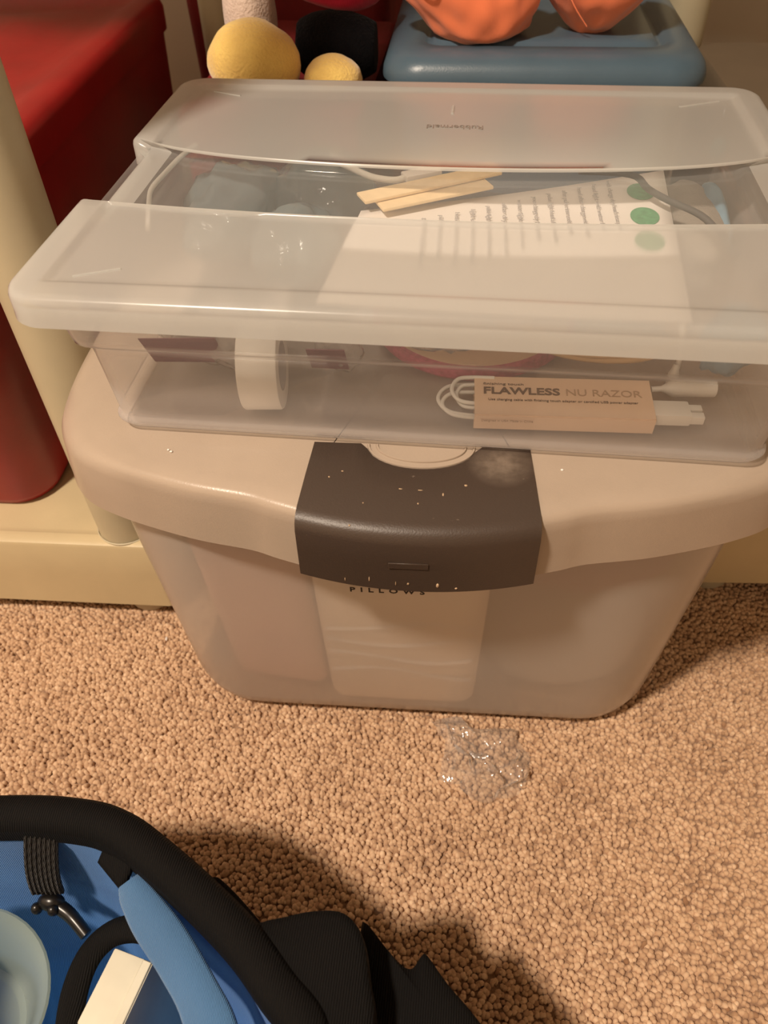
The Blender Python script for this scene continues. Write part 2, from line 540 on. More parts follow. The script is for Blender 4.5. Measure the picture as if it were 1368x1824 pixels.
def carpet():
    """Cut-pile tufts over the stretch of floor in view; one uncountable mesh."""
    x0, x1, y0, y1 = -0.36, 0.76, -0.40, 0.42
    s = 0.0033
    nx, ny = int((x1 - x0) / s), int((y1 - y0) / s)
    gx, gy = np.meshgrid(np.arange(nx), np.arange(ny))
    cx = x0 + (gx + 0.5 * (gy % 2)) * s + rng.uniform(-0.42, 0.42, gx.shape) * s
    cy = y0 + gy * s + rng.uniform(-0.42, 0.42, gx.shape) * s
    cx = cx.ravel(); cy = cy.ravel(); n = len(cx)
    rad = rng.uniform(0.0019, 0.0029, n)
    patch = np.sin(cx * 61 + 1.3 * np.sin(cy * 43)) * np.sin(cy * 57 + 1.7 * np.sin(cx * 39))
    h = rng.uniform(0.0, 0.0017, n) + 0.0005 * patch
    lx = rng.normal(0, 0.0014, n); ly = rng.normal(-0.0004, 0.0014, n)
    k = 6
    ang = np.arange(k) * 2 * PI / k
    rot = rng.uniform(0, 2 * PI, n)
    V = np.zeros((n, 2 * k + 1, 3))
    for ring, (rf, zz, lf) in enumerate(((0.95, -0.0045, 0.0), (0.85, 0.0, 0.6))):
        for j in range(k):
            a = ang[j] + rot
            V[:, ring * k + j, 0] = cx + rad * rf * np.cos(a) + lx * lf
            V[:, ring * k + j, 1] = cy + rad * rf * np.sin(a) + ly * lf
            V[:, ring * k + j, 2] = zz + h * (0.65 if ring else 0.0) - 0.0008
    V[:, 2 * k, 0] = cx + lx; V[:, 2 * k, 1] = cy + ly; V[:, 2 * k, 2] = h + 0.0008
    tri = []
    for j in range(k):
        q = (j + 1) % k
        tri += [(j, q, k + q), (j, k + q, k + j), (k + j, k + q, 2 * k)]
    tri = np.array(tri)
    Fa = (np.arange(n)[:, None, None] * (2 * k + 1) + tri[None]).reshape(-1, 3)
    me = bpy.data.meshes.new('carpet_pile')
    nv, nf = n * (2 * k + 1), len(Fa)
    me.vertices.add(nv); me.vertices.foreach_set('co', V.reshape(-1).astype(np.float32))
    me.loops.add(nf * 3); me.loops.foreach_set('vertex_index', Fa.reshape(-1).astype(np.int32))
    me.polygons.add(nf)
    me.polygons.foreach_set('loop_start', (np.arange(nf) * 3).astype(np.int32))
    me.update(calc_edges=True)
    at = me.attributes.new('tuft', 'FLOAT', 'POINT')
    val = np.repeat(np.clip(rng.normal(0.5, 0.15, n), 0, 1), 2 * k + 1)
    at.data.foreach_set('value', val.astype(np.float32))
    me.materials.append(M['carpet'])
    me.shade_smooth()
    o = bpy.data.objects.new('carpet_pile', me); COL.objects.link(o)
    o['label'] = 'short beige cut pile of the carpet under the tote'
    o['category'] = 'carpet'; o['kind'] = 'stuff'


room()
carpet()

# ================================================================ latching tote
TY = math.radians(2.4)
TCX, TCY = 0.212, 0.0         # local origin of the tote: middle of its front edge line


def tote():
    t = thing('latching_tote', 'cloudy plastic tote with champagne lid and dark brown latch, standing on carpet', 'storage tote', (TCX, TCY, 0), TY)
    zt = 0.3150               # lid top
    # ---- body: tapering rounded tub
    secs = [  # z, half width, front y, rear y, radius
        (0.000, 0.176, 0.050, 0.292, 0.050), (0.0012, 0.190, 0.038, 0.304, 0.058), (0.006, 0.198, 0.030, 0.312, 0.062),
        (0.016, 0.203, 0.0245, 0.3175, 0.067), (0.03, 0.2055, 0.0215, 0.3205, 0.068), (0.10, 0.2090, 0.0155, 0.328, 0.072),
        (0.20, 0.2140, 0.0050, 0.338, 0.080), (0.262, 0.2170, -0.0020, 0.345, 0.088), (0.300, 0.2185, -0.0045, 0.348, 0.092)]
    rings = [rrect(0, (a + b) / 2, hw, (b - a) / 2, r, z, 12) for z, hw, a, b, r in secs]
    V, Fc = loft(rings, True, False)
    body = mesh_obj('body', V, Fc, M['tote_body'], t, angle=70)
    body['label'] = 'cloudy see-through plastic tub'
    # moulded foot line near the bottom of the tub
    rr = [rrect(0, 0.171, 0.2010, 0.1445, 0.064, 0.0125, 12), rrect(0, 0.171, 0.2032, 0.1467, 0.065, 0.0135, 12), rrect(0, 0.171, 0.2036, 0.1472, 0.065, 0.0155, 12)]
    fx = frame((-0.0450, 0.0012, 0.2088), (1, 0, 0), (0, -0.113, 1))
    text_obj('printed_lettering', 'PILLOWS', 0.0074, M['ink'], body, fx, spacing=1.9, bold=0.0002)
    # ---- lid outline (half, local)
    half = [(-0.0655, -0.0275), (-0.082, -0.0225), (-0.098, -0.0172), (-0.131, -0.0112), (-0.162, -0.0025), (-0.186, 0.0060),
            (-0.206, 0.0160), (-0.220, 0.0300), (-0.2305, 0.0500), (-0.2355, 0.0720), (-0.2385, 0.105), (-0.2395, 0.150)]
    yc = 0.172
    left = half + [(x, 2 * yc - y) for x, y in reversed(half)]
    loop = left + [(-x, y) for x, y in reversed(left)]     # left front -> left rear -> right rear -> right front
    # resample smoothly, splitting at the latches so their straight runs stay straight
    def crv(pts):
        return [Vector((p.x, p.y, 0)) for p in smooth_path([(x, y, 0) for x, y in pts], 5)]
    L1 = crv(left)
    R1 = [Vector((-p.x, p.y, 0)) for p in reversed(L1)]
    nlat = 14
    back = [Vector((-0.0655 + 0.131 * i / nlat, L1[-1].y, 0)) for i in range(1, nlat)]
    front = [Vector((0.0655 - 0.131 * i / nlat, L1[0].y, 0)) for i in range(1, nlat)]
    out = L1 + back + R1 + front
    n = len(out)
    nor = []
    for i in range(n):
        d = out[(i + 1) % n] - out[(i - 1) % n]
        nn = Vector((-d.y, d.x, 0)).normalized()
        if nn.dot(out[i] - Vector((0, yc, 0))) < 0:
            nn = -nn
        nor.append(nn)
    for _ in range(2):
        nor = [(nor[i - 1] + nor[i] * 2 + nor[(i + 1) % n]).normalized() for i in range(n)]
    def ring(off, z, soft=0.0):
        R = []
        for i in range(n):
            c = sstep(0.16, 0.235, abs(out[i].x)) * soft
            R.append(out[i] + nor[i] * (off - c) + Vector((0, 0, z)))
        return R
    rings = []
    cen = Vector((0, yc, 0))
    inner = ring(-0.030, zt, 0.006)
    rings.append([cen + (q - cen) * 0.02 + Vector((0, 0, zt * 0.98)) for q in ring(-0.03, 0)])
    rings[0] = [Vector((q.x, q.y, zt)) for q in rings[0]]
    rings.append([Vector((cen.x + (q.x - cen.x) * 0.6, cen.y + (q.y - cen.y) * 0.6, zt)) for q in inner])
    rings.append(inner)
    rings.append(ring(-0.014, zt - 0.0008, 0.010))
    rings.append(ring(-0.0052, zt - 0.0014, 0.010))
    rings.append(ring(-0.0024, zt - 0.0030, 0.007))
    rings.append(ring(-0.0007, zt - 0.0058, 0.003))
    rings.append(ring(0.0000, zt - 0.012, 0.0005))
    rings.append(ring(0.0012, zt - 0.030))
    rings.append(ring(0.0022, zt - 0.0440))
    rings.append(ring(0.0010, zt - 0.0450))
    rings.append(ring(-0.0010, zt - 0.0436))
    rings.append(ring(-0.0030, zt - 0.012))
    V, Fc = loft(rings, True, False)
    lid = mesh_obj('lid', V, Fc, M['tote_lid'], t, angle=50)
    lid['label'] = 'champagne coloured lid with a deep wavy rim'
    # moulded concentric ridges where the thumb goes, under the latch cut-out
    for k, (rx, ry) in enumerate(((0.026, 0.0135), (0.031, 0.0185))):
        P = [Pt(rx * math.cos(a), 0.0285 - ry * math.sin(a), zt + 0.0002) for a in [PI * i / 20 for i in range(21)]]
        o = tube('thumb_ridge', P, 0.0009, M['tote_lid'], lid, 6, sub=1)
    # ---- latches, front and rear
    def latch(sgn):
        def yy(y):
            return y if sgn > 0 else 2 * yc - y
        nx = 32
        rows = []
        def halfw(v):
            return 0.0632 + 0.0040 * v
        for i in range(nx + 1):
            u = -1 + 2 * i / nx
            ba = 0.0290
            xx = u * 0.0636
            cut = 0.0325
            if abs(xx) < cut:
                ba = 0.0290 - 0.0205 * math.sqrt(max(0, 1 - (xx / cut) ** 2))
            yf = -0.0425 + 0.0085 * u * u
            col = []
            prof = [(ba, zt - 0.0012), (ba, zt + 0.0006), (ba - 0.0008, zt + 0.0011), (ba * 0.5 + yf * 0.35, zt + 0.0010), (yf + 0.010, zt - 0.0001),
                    (yf + 0.0048, zt - 0.0016), (yf + 0.0018, zt - 0.0046), (yf + 0.0002, zt - 0.0095), (yf - 0.0004, zt - 0.025), (yf - 0.0010, zt - 0.0445 - 0.0012 * (1 - u * u)),
                    (yf + 0.0006, zt - 0.0455 - 0.0012 * (1 - u * u)), (yf + 0.0022, zt - 0.0435), (yf + 0.0030, zt - 0.012), (yf + 0.006, zt - 0.0062)]
            for y, z in prof:
                v = (0.029 - y) / 0.072
                col.append(Vector((u * halfw(v), yy(y), z)))
            rows.append(col)
        m_ = len(rows[0])
        V = [p for c in rows for p in c]
        Fc = [(i * m_ + j, (i + 1) * m_ + j, (i + 1) * m_ + j + 1, i * m_ + j + 1) for i in range(nx) for j in range(m_ - 1)]
        # close the ends
        Fc.append(tuple(range(m_))); Fc.append(tuple(nx * m_ + j for j in reversed(range(m_))))
        o = mesh_obj('latch', V, Fc, M['latch'], t, angle=45)
        o['label'] = 'dark brown scuffed latch with half-round thumb cut-out'
        return o
    la = latch(1); latch(-1)
    # shallow moulded logo patch on the latch front, and stuck crumbs
    lg = rbox('moulded_badge', (0.022, 0.0008, 0.0045), M['latch'], la, 0.0002, 1, (-0.004, -0.0432, zt - 0.024))
    crumbs = [(-0.0245, -0.0290, 0.0010, 0.0016), (-0.036, -0.0352, 0.0008, 0.0010), (-0.010, -0.0085, 0.0018, 0.0007), (0.001, -0.0090, 0.0026, 0.0006),
              (0.0135, -0.0115, 0.0008, 0.0022), (0.026, -0.004, 0.0016, 0.0012), (-0.044, 0.004, 0.0012, 0.0007), (-0.051, -0.001, 0.0009, 0.0009),
              (-0.030, -0.020, 0.0007, 0.0007), (0.003, -0.0255, 0.0008, 0.0006), (0.0, -0.019, 0.0007, 0.0011)]
    for k, (x, y, a, b) in enumerate(crumbs):
        v = (0.029 - y) / 0.072
        zz = zt + 0.0011 - max(0, (-0.02 - y)) * 0.10 - max(0, (0.0 - y)) * 0.030
        blob('crumb', (a * 0.7, b * 0.7, 0.0004), M['lint'], la, (x, y, zz), 0.4, 1.5, k, sub=1)
    for k, (x, dz, a, b) in enumerate(((-0.040, 0.041, 0.0003, 0.0018), (-0.026, 0.038, 0.0004, 0.0022), (-0.011, 0.0395, 0.0003, 0.0018),
                                        (-0.004, 0.0390, 0.0008, 0.0010), (0.0125, 0.0400, 0.0010, 0.0020), (0.023, 0.0425, 0.0010, 0.0009))):
        yf = -0.0425 + 0.0085 * (x / 0.0672) ** 2
        blob('crumb', (a, 0.0005, b), M['lint'], la, (x, yf - 0.0010, zt - dz), 0.4, 1.5, k + 20, sub=1)
    for k, (x, y) in enumerate(((-0.147, 0.0165), (-0.149, 0.018), (0.0805, 0.0125))):
        blob('crumb', (0.0010, 0.0008, 0.0005), M['paper'], lid, (x, y, zt + 0.0002), 0.4, 1.5, k + 40, sub=1)
    return t


tote()


def tl(x, y, z):
    """tote-local to world"""
    c, s = math.cos(TY), math.sin(TY)
    return Vector((TCX + x * c - y * s, TCY + x * s + y * c, z))


def tote_contents():
    # folded white bedding pack with a printed front, standing behind the latch
    t = thing('bedding_package', 'white wrapped bedding package inside the tote behind the latch', 'package', tl(-0.012, 0.030, 0.02), TY)
    def slab(name, hw, h, th, mat, par, lean=-0.115, r=0.016, z0=0.0, x0=0.0, y0=0.0):
        rings = []
        for z, k in ((0, 0.80), (0.004, 0.95), (0.016, 1.0), (h * 0.5, 1.03), (h - 0.016, 1.0), (h - 0.004, 0.95), (h, 0.8)):
            rings.append([Vector((p.x + x0, p.y + lean * z + y0, z + z0)) for p in rrect(0, th, hw * (0.9 + 0.1 * k), th * k, r * k, 0, 6)])
        V, Fc = loft(rings, True, True)
        return mesh_obj(name, V, Fc, mat, par, angle=70)
    slab('wrapper', 0.062, 0.235, 0.024, M['pack_white'], t, lean=-0.125, y0=0.0)
    for k, z in enumerate((0.060, 0.086, 0.112, 0.135)):
        P = [Pt(-0.055 + 0.11 * i / 10, -0.0008 - 0.125 * (z + 0.004 * math.sin(i * 0.9 + k)), z + 0.006 * math.sin(i * 0.5 + k * 1.4)) for i in range(11)]
        tube('wrapper_fold', P, 0.0018, M['paper'], t, 6, sub=2)
    a = slab('folded_pillowcase', 0.040, 0.205, 0.018, M['pack_pink'], None, lean=-0.115, r=0.012)
    a.location = tl(-0.118, 0.040, 0.032); a.rotation_euler = (0, 0.0, TY - 0.12)
    tag(a, 'pinkish folded pillowcase inside the left end of the tote', 'linen')
    b = blob('folded_sheet', (0.060, 0.028, 0.036), M['pack_beige'], None, (0, 0, 0), 0.10, 1.6, 3)
    b.location = tl(-0.112, 0.112, 0.064); b.rotation_euler = (0, 0.12, TY)
    tag(b, 'crumpled beige sheet at the bottom left inside the tote', 'linen')
    b2 = blob('folded_sheet', (0.056, 0.024, 0.028), M['pack_pink'], None, (0, 0, 0), 0.12, 1.7, 8)
    b2.location = tl(0.000, 0.130, 0.046); b2.rotation_euler = (0, -0.25, TY)
    tag(b2, 'crumpled pink-beige sheet at the bottom middle inside the tote', 'linen')
    c = blob('grey_blanket', (0.068, 0.040, 0.070), M['pack_grey'], None, (0, 0, 0), 0.10, 1.4, 5)
    c.location = tl(0.118, 0.078, 0.082); c.rotation_euler = (0, 0, TY)
    tag(c, 'grey blanket at the bottom right inside the tote', 'linen')
    d = blob('mauve_blanket', (0.068, 0.042, 0.050), M['pack_mauve'], None, (0, 0, 0), 0.10, 1.4, 6)
    d.location = tl(0.118, 0.070, 0.208); d.rotation_euler = (0, 0, TY)
    tag(d, 'mauve blanket folded above the grey one inside the tote', 'linen')


tote_contents()

# ================================================================ clear box
W, D = 0.43, 0.327


def y_front(x):
    t = (x - 0.21) / 0.21
    return 0.0990 + 0.012 * t * t


def y_rear(x):
    t = (x - 0.212) / 0.212
    return 0.1685 + 0.022 * t * t + 0.014 * t ** 6


def clear_box():
    t = thing('clear_storage_box', 'shallow see-through storage box with frosted lid and clear lid band, resting on the tote', 'storage box', (0, 0, LT - 0.1027))
    zb = 0.1027
    # ---- tub
    secs = [(0.0012, 0.0335, 0.010), (0.0, 0.0300, 0.012), (0.0010, 0.0275, 0.013), (0.0030, 0.0262, 0.0135), (0.0045, 0.0253, 0.0135), (0.0060, 0.0248, 0.0135), (0.0075, 0.0252, 0.0135), (0.0088, 0.0262, 0.0135), (0.0098, 0.0266, 0.0135), (0.012, 0.0264, 0.0135),
            (0.052, 0.0238, 0.014), (0.0575, 0.0232, 0.014), (0.0608, 0.0215, 0.015), (0.0620, 0.0190, 0.016), (0.0640, 0.0165, 0.017), (0.068, 0.0160, 0.017),
            (0.084, 0.0130, 0.018), (0.0925, 0.0085, 0.018), (0.0945, 0.0060, 0.018)]
    rings = [rrect(W / 2, D / 2, W / 2 - i, D / 2 - i, r, z, 7) for z, i, r in secs]
    V, Fc = loft(rings, True, False)
    tub = mesh_obj('tub', V, Fc, M['tub'], t, angle=50)
    tub['label'] = 'see-through tub'
    # ---- lid: height field with a sunken band across it
    def xs():
        a = [0.004, 0.006, 0.010, 0.0155, 0.018, 0.0200, 0.0225, 0.025, 0.0275, 0.030, 0.033, 0.037]
        b = [0.045 + (W - 0.09) * i / 34 for i in range(35)]
        return a + b + [W - q for q in reversed(a)]
    X = xs()
    rows = []   # (kind, fn(x) -> y)
    fr = [0.004, 0.0065, 0.010, 0.0155, 0.018, 0.020, 0.0225, 0.026]
    for q in fr:
        rows.append(('p', lambda x, q=q: q))
    for k in range(1, 11):
        rows.append(('p', lambda x, k=k: 0.026 + (y_front(x) - 0.0015 - 0.026) * k / 10))
    STEP = ((-0.0008, 0.03), (-0.0001, 0.12), (0.0006, 0.32), (0.0011, 0.60), (0.0017, 0.86), (0.0025, 0.97))
    for q, l in STEP:
        rows.append((('s', l), lambda x, q=q: y_front(x) + q))
    rows.append(('b', lambda x: y_front(x) + 0.0040))
    for k in range(1, 9):
        rows.append(('b', lambda x, k=k: y_front(x) + 0.004 + (y_rear(x) - y_front(x) - 0.008) * k / 9))
    rows.append(('b', lambda x: y_rear(x) - 0.0040))
    for q, l in reversed(STEP):
        rows.append((('s', l), lambda x, q=q: y_rear(x) - q))
    for k in range(0, 10):
        rows.append(('p', lambda x, k=k: y_rear(x) + 0.0015 + (D - 0.026 - y_rear(x) - 0.0015) * k / 10))
    for q in reversed(fr):
        rows.append(('p', lambda x, q=q: D - q))
    nr, nc = len(rows), len(X)
    # level of each row: 0 panel, 1 band
    lev = [0.0 if kd == 'p' else 1.0 if kd == 'b' else kd[1] for kd, f in rows]
    DEP, INS, R = 0.0062, 0.0120, 0.020
    V = []
    grid = []
    for i, (kd, f) in enumerate(rows):
        g = []
        ins = INS * lev[i]
        for x in X:
            xx = ins + x * (W - 2 * ins) / W
            yy = f(x)
            # rounded corners
            for (cx, sx) in ((R, -1), (W - R, 1)):
                for (cy, sy) in ((R, -1), (D - R, 1)):
                    dx, dy = (xx - cx) * sx, (yy - cy) * sy
                    if dx > 0 and dy > 0:
                        m1 = max(dx, dy); rr_ = math.hypot(dx, dy)
                        s_ = m1 / rr_
                        s_ = 1 + (s_ - 1) * (m1 / (R - 0.004)) if m1 < R else s_
                        xx = cx + sx * dx * s_; yy = cy + sy * dy * s_
            e = min(x, W - x, f(x), D - f(x))
            if kd == 'p':
                rim = 1 - sstep(0.0155, 0.0215, e)
                ridge = math.exp(-((e - 0.0180) / 0.0020) ** 2) * 0.0007
                z = zb - 0.0026 * (1 - rim) + ridge
                # gentle dome of the panels
                z += 0.0012 * (1 - rim) * math.sin(PI * x / W)
            else:
                rim = 1 - sstep(0.024, 0.030, min(x, W - x))
                z = zb - DEP * lev[i] + 0.0014 * rim * lev[i]
            g.append(len(V)); V.append(Vector((xx, yy, z)))
        grid.append(g)
    loopi = grid[0][:] + [grid[i][-1] for i in range(1, nr)] + list(reversed(grid[-1][:-1])) + [grid[i][0] for i in range(nr - 2, 0, -1)]
    Fp, Fw = [], []
    for i in range(nr - 1):
        for j in range(nc - 1):
            q = (grid[i][j], grid[i][j + 1], grid[i + 1][j + 1], grid[i + 1][j])
            xm = (X[j] + X[j + 1]) / 2
            if lev[i] > 0.3 and lev[i + 1] > 0.3 and 0.0190 < xm < W - 0.0190:
                Fw.append(q)
            else:
                Fp.append(q)
    # rounded edge and hanging skirt
    nl = len(loopi)
    pts = [V[k] for k in loopi]
    nor = []
    for i in range(nl):
        d = pts[(i + 1) % nl] - pts[(i - 1) % nl]
        nor.append(Vector((d.y, -d.x, 0)).normalized())
    def skirt(off, zf):
        ids = []
        for i in range(nl):
            ids.append(len(V)); q = pts[i] + nor[i] * off
            V.append(Vector((q.x, q.y, zf(pts[i].z))))
        return ids
    rs = [loopi,
          skirt(0.0018, lambda z: z - 0.0006), skirt(0.0032, lambda z: z - 0.0020), skirt(0.0040, lambda z: z - 0.0042),
          skirt(0.0042, lambda z: min(z - 0.005, zb - 0.0120)), skirt(0.0046, lambda z: min(z - 0.0055, zb - 0.0162)),
          skirt(0.0036, lambda z: min(z - 0.0060, zb - 0.0166)), skirt(0.0028, lambda z: min(z - 0.0055, zb - 0.0155)),
          skirt(0.0028, lambda z: min(z - 0.0050, zb - 0.0060))]
    for a, b in zip(rs[:-1], rs[1:]):
        for i in range(nl):
            j = (i + 1) % nl
            Fp.append((a[i], a[j], b[j], b[i]))
    lid = mesh_obj('lid', V, Fp, M['frost'], t, angle=65)
    lid['label'] = 'frosted white lid'
    used = sorted({k for q in Fw for k in q}); mp = {k: i for i, k in enumerate(used)}
    win = mesh_obj('lid_window', [V[k] for k in used], [tuple(mp[k] for k in q) for q in Fw], M['window'], lid)
    win['label'] = 'clear sunken band across the lid'
    # moulded details of the lid
    mm = frame((0.2345, 0.2405, zb - 0.0012), (-1, 0, 0), (0, -1, 0))
    text_obj('moulded_lettering', 'Rubbermaid', 0.0090, M['emboss'], lid, mm, width=0.038, extrude=0.0003)
    tube('moulded_rib', [Pt(0.212, 0.262, zb - 0.0013), Pt(0.212, 0.276, zb - 0.0011)], 0.0011, M['frost'], lid, 6, sub=1)
    for P in (((0.0305, 0.0265), (0.053, 0.0355)), ((W - 0.0305, D - 0.0265), (W - 0.060, D - 0.040)), ((W - 0.0305, 0.0265), (W - 0.053, 0.0355)), ((0.0305, D - 0.0265), (0.053, D - 0.0355))):
        tube('corner_rib', [Pt(P[0][0], P[0][1], zb - 0.0024), Pt(P[1][0], P[1][1], zb - 0.0022)], 0.0008, M['frost'], lid, 6, sub=1)
    return t


clear_box()


def box_contents():
    ZB = LT - 0.1027
    f0 = ZB + 0.0016
    # ---- roll of white tape
    t = thing('tape_roll', 'white tape roll standing on edge at the left front inside the clear box', 'tape', (0.113, 0.0585, f0))
    rt_ = Matrix.Rotation(PI / 2, 4, 'Y')
    mtx = Matrix.Translation((0, 0, 0.0262)) @ Matrix.Rotation(0.10, 4, 'Z') @ rt_
    lathe('tape_winding', [(0.0150, -0.0115), (0.0255, -0.0115), (0.0262, -0.0105), (0.0262, 0.0105), (0.0255, 0.0115), (0.0150, 0.0115)], M['white'], t, 48, mtx=mtx)
    lathe('core', [(0.0150, -0.0115), (0.0135, -0.0115), (0.0135, 0.0115), (0.0150, 0.0115)], M['ink_grey'], t, 48, mtx=mtx)
    # ---- cable pack
    A = Vector((0.2405, 0.0425, f0)); B = Vector((0.3440, 0.0470, f0))
    ang = math.atan2(B.y - A.y, B.x - A.x)
    t = thing('cable_package', 'blush cardboard sleeve of white charging cable lying in the clear box', 'package', A, ang)
    Lx = 0.1040
    th, dp, lift = 0.0115, 0.0330, 0.0060
    sec = [(0, 0), (dp, lift), (dp - 0.0035, lift + th), (-0.0035 * 0.5, th)]
    # tilted sleeve: open-ended card tube
    cs = [Vector((0, 0.0, 0.0)), Vector((0, dp, 0.004)), Vector((0, dp - 0.0008, 0.004 + th)), Vector((0, -0.0008, th))]
    ri = []
    for x in (0.0, Lx):
        for sc in (1.0, 0.94):
            cc = sum(cs, Vector()) / 4
            ri.append([Vector((x, cc.y + (p.y - cc.y) * sc, cc.z + (p.z - cc.z) * sc)) for p in cs])
    V, Fc = loft([ri[0], ri[2], ri[3], ri[1], ri[0]])
    bm = bmesh.new()
    vs = [bm.verts.new(v) for v in V]
    for q in Fc:
        try: bm.faces.new([vs[k] for k in q])
        except Exception: pass
    bmesh.ops.remove_doubles(bm, verts=bm.verts, dist=1e-6)
    long_e = [e for e in bm.edges if abs((e.verts[0].co - e.verts[1].co).x) > Lx * 0.9]
    bmesh.ops.bevel(bm, geom=long_e, offset=0.0008, segments=2, affect='EDGES')
    sl = bm_obj('sleeve', bm, M['peach'], t, angle=30)
    top0 = Vector((0, -0.0008, th)); top1 = Vector((0, dp - 0.0008, th + 0.004))
    tdir = (top1 - top0).normalized()
    nrm = Vector((1, 0, 0)).cross(tdir)
    def onface(u, v):
        return top0 + Vector((u, 0, 0)) + tdir * v + nrm * 0.00025
    text_obj('printed_lettering', 'FLAWLESS', 0.0078, M['ink_brown'], sl, frame(onface(0.0050, 0.0178), (1, 0, 0), tdir), width=0.0450, bold=0.00022)
    text_obj('printed_lettering', 'NU RAZOR', 0.0078, M['ink_gold'], sl, frame(onface(0.0535, 0.0178), (1, 0, 0), tdir), width=0.0440)
    text_obj('printed_lettering', 'finishing touch', 0.0026, M['ink_brown'], sl, frame(onface(0.0052, 0.0252), (1, 0, 0), tdir), width=0.0240)
    text_obj('printed_lettering', 'Use charging cable with finishing touch adapter or certified USB power adapter', 0.0026, M['ink_brown'], sl, frame(onface(0.0080, 0.0122), (1, 0, 0), tdir), width=0.0870)
    f1 = frame(Vector((0.004, -0.0012, 0.0072)), (1, 0, 0), Vector((0, -0.0008, th)))
    text_obj('printed_lettering', 'Designed in USA Made in China', 0.0023, M['ink_gold'], sl, f1, width=0.030)
    # cable loops out of the left end
    for k, (r, yc_, zc, d) in enumerate(((0.0120, 0.018, 0.0070, 0.0215), (0.0095, 0.021, 0.0120, 0.0135), (0.0080, 0.019, 0.0090, 0.0105), (0.0090, 0.014, 0.0065, 0.0190))):
        P = [Pt(0.012, yc_ + r, zc + 0.003), Pt(-0.002, yc_ + r, zc + 0.003), Pt(-d * 0.75, yc_ + r * 0.75, zc + 0.003), Pt(-d, yc_, zc + 0.001), Pt(-d * 0.72, yc_ - r * 0.75, zc - 0.001), Pt(-0.002, yc_ - r, zc - 0.0015), Pt(0.012, yc_ - r, zc - 0.0015)]
        tube('cable', P, 0.00125, M['white'], t, 8)
    # plugs out of the right end
    pl = rbox('usb_plug', (0.0235, 0.0145, 0.0078), M['white'], t, 0.0014, 2, (Lx + 0.0095, 0.0105, 0.0080))
    for dy in (-0.0035, 0.0035):
        rbox('plug_shroud', (0.0085, 0.0052, 0.0052), M['white'], pl, 0.0006, 2, (Lx + 0.0245, 0.0100 + dy, 0.0078))
    tube('barrel_plug', [Pt(Lx + 0.002, 0.0300, 0.0100), Pt(Lx + 0.018, 0.0335, 0.0090), Pt(Lx + 0.041, 0.0350, 0.0085)], lambda s: 0.0018 + 0.0036 * sstep(0.25, 0.45, s), M['white'], t, 12)
    # ---- flat round tin lying on the floor of the box, partly in film
    t = thing('round_tin', 'flat round tin with blush top and pink glitter side inside the clear box', 'tin', (0.236, 0.1605, f0 + 0.0065))
    mtx = Matrix.Rotation(0.06, 4, 'X')
    lathe('side', [(0.0670, -0.0045), (0.0690, -0.0040), (0.0695, 0.0), (0.0685, 0.0048), (0.0660, 0.0056)], M['pink'], t, 64, mtx=mtx)
    lathe('top', [(0.0660, 0.0056), (0.0640, 0.0062), (0.0300, 0.0066), (0.0005, 0.0066)], M['peach'], t, 64, mtx=mtx)
    lathe('base', [(0.0670, -0.0045), (0.0005, -0.0045)], M['pink'], t, 64, mtx=mtx)
    o = blob('film_pouch', (0.046, 0.026, 0.010), M['film'], None, (0, 0, 0), 0.25, 2.4, 11, sub=4)
    o.location = (0.205, 0.118, f0 + 0.028); o.rotation_euler = (0.25, 0.1, -0.2)
    tag(o, 'clear crinkled pouch lying on the front left of the round tin', 'pouch')
    # ---- plum header cards in small film bags
    def bagcard(loc, rz, wd, ht, label, seed, lean=0.5):
        t = thing('film_bag', label, 'bag', loc, rz, None)
        n = Matrix.Rotation(lean, 4, 'X')
        V = [n @ Vector(p) for p in ((-wd / 2, 0, 0.010), (wd / 2, 0, 0.0085), (wd / 2 * 0.95, 0, 0.010 + ht), (-wd / 2 * 1.05, 0, 0.010 + ht),
                                     (-wd / 2, 0.0006, 0.010), (wd / 2, 0.0006, 0.0085), (wd / 2 * 0.95, 0.0006, 0.010 + ht), (-wd / 2 * 1.05, 0.0006, 0.010 + ht))]
        Fc = [(0, 1, 2, 3), (7, 6, 5, 4), (0, 4, 5, 1), (1, 5, 6, 2), (2, 6, 7, 3), (3, 7, 4, 0)]
        mesh_obj('header_card', V, Fc, M['purple'], t, smooth=False)
        bl = blob('film', (wd * 0.62, 0.010, ht * 0.62 + 0.006), M['film_milky'], t, (0, 0, 0), 0.25, 2.2, seed)
        bl.matrix_local = n @ Matrix.Translation((wd * 0.25, 0.011, ht * 0.6))
        return t
    bagcard((0.060, 0.082, f0 + 0.004), 0.10, 0.046, 0.030, 'film bag with plum card at the far left inside the clear box', 21)
    bagcard((0.150, 0.080, f0 + 0.006), 0.05, 0.023, 0.024, 'film bag with plum card between the tape roll and the round compact', 22)
    # clear pouch behind the roll
    bl = blob('film_pouch', (0.022, 0.016, 0.022), M['film_milky'], None, (0, 0, 0), 0.25, 2.0, 31)
    bl.location = (0.089, 0.085, f0 + 0.030)
    tag(bl, 'crinkled cloudy pouch just left of the tape roll', 'pouch')
    # ---- tan cord coil at the right
    P = []
    for k in range(40):
        a = k / 40 * 2 * PI * 2.75
        r = 0.026 + 0.0018 * (k % 13) / 13
        P.append(Pt(r * 1.75 * math.cos(a), r * 0.75 * math.sin(a), 0.0045 * k / 15))
    o = tube('coiled_cord', P, 0.0024, M['tan_cord'], None, 7, sub=3)
    o.location = (0.318, 0.116, f0 + 0.020); o.rotation_euler = (0.30, 0, 0)
    tag(o, 'coiled tan cord behind the blush cable sleeve', 'cord')
    # film around the cord
    o = blob('film_pouch', (0.052, 0.022, 0.016), M['film'], None, (0, 0, 0), 0.25, 2.0, 33)
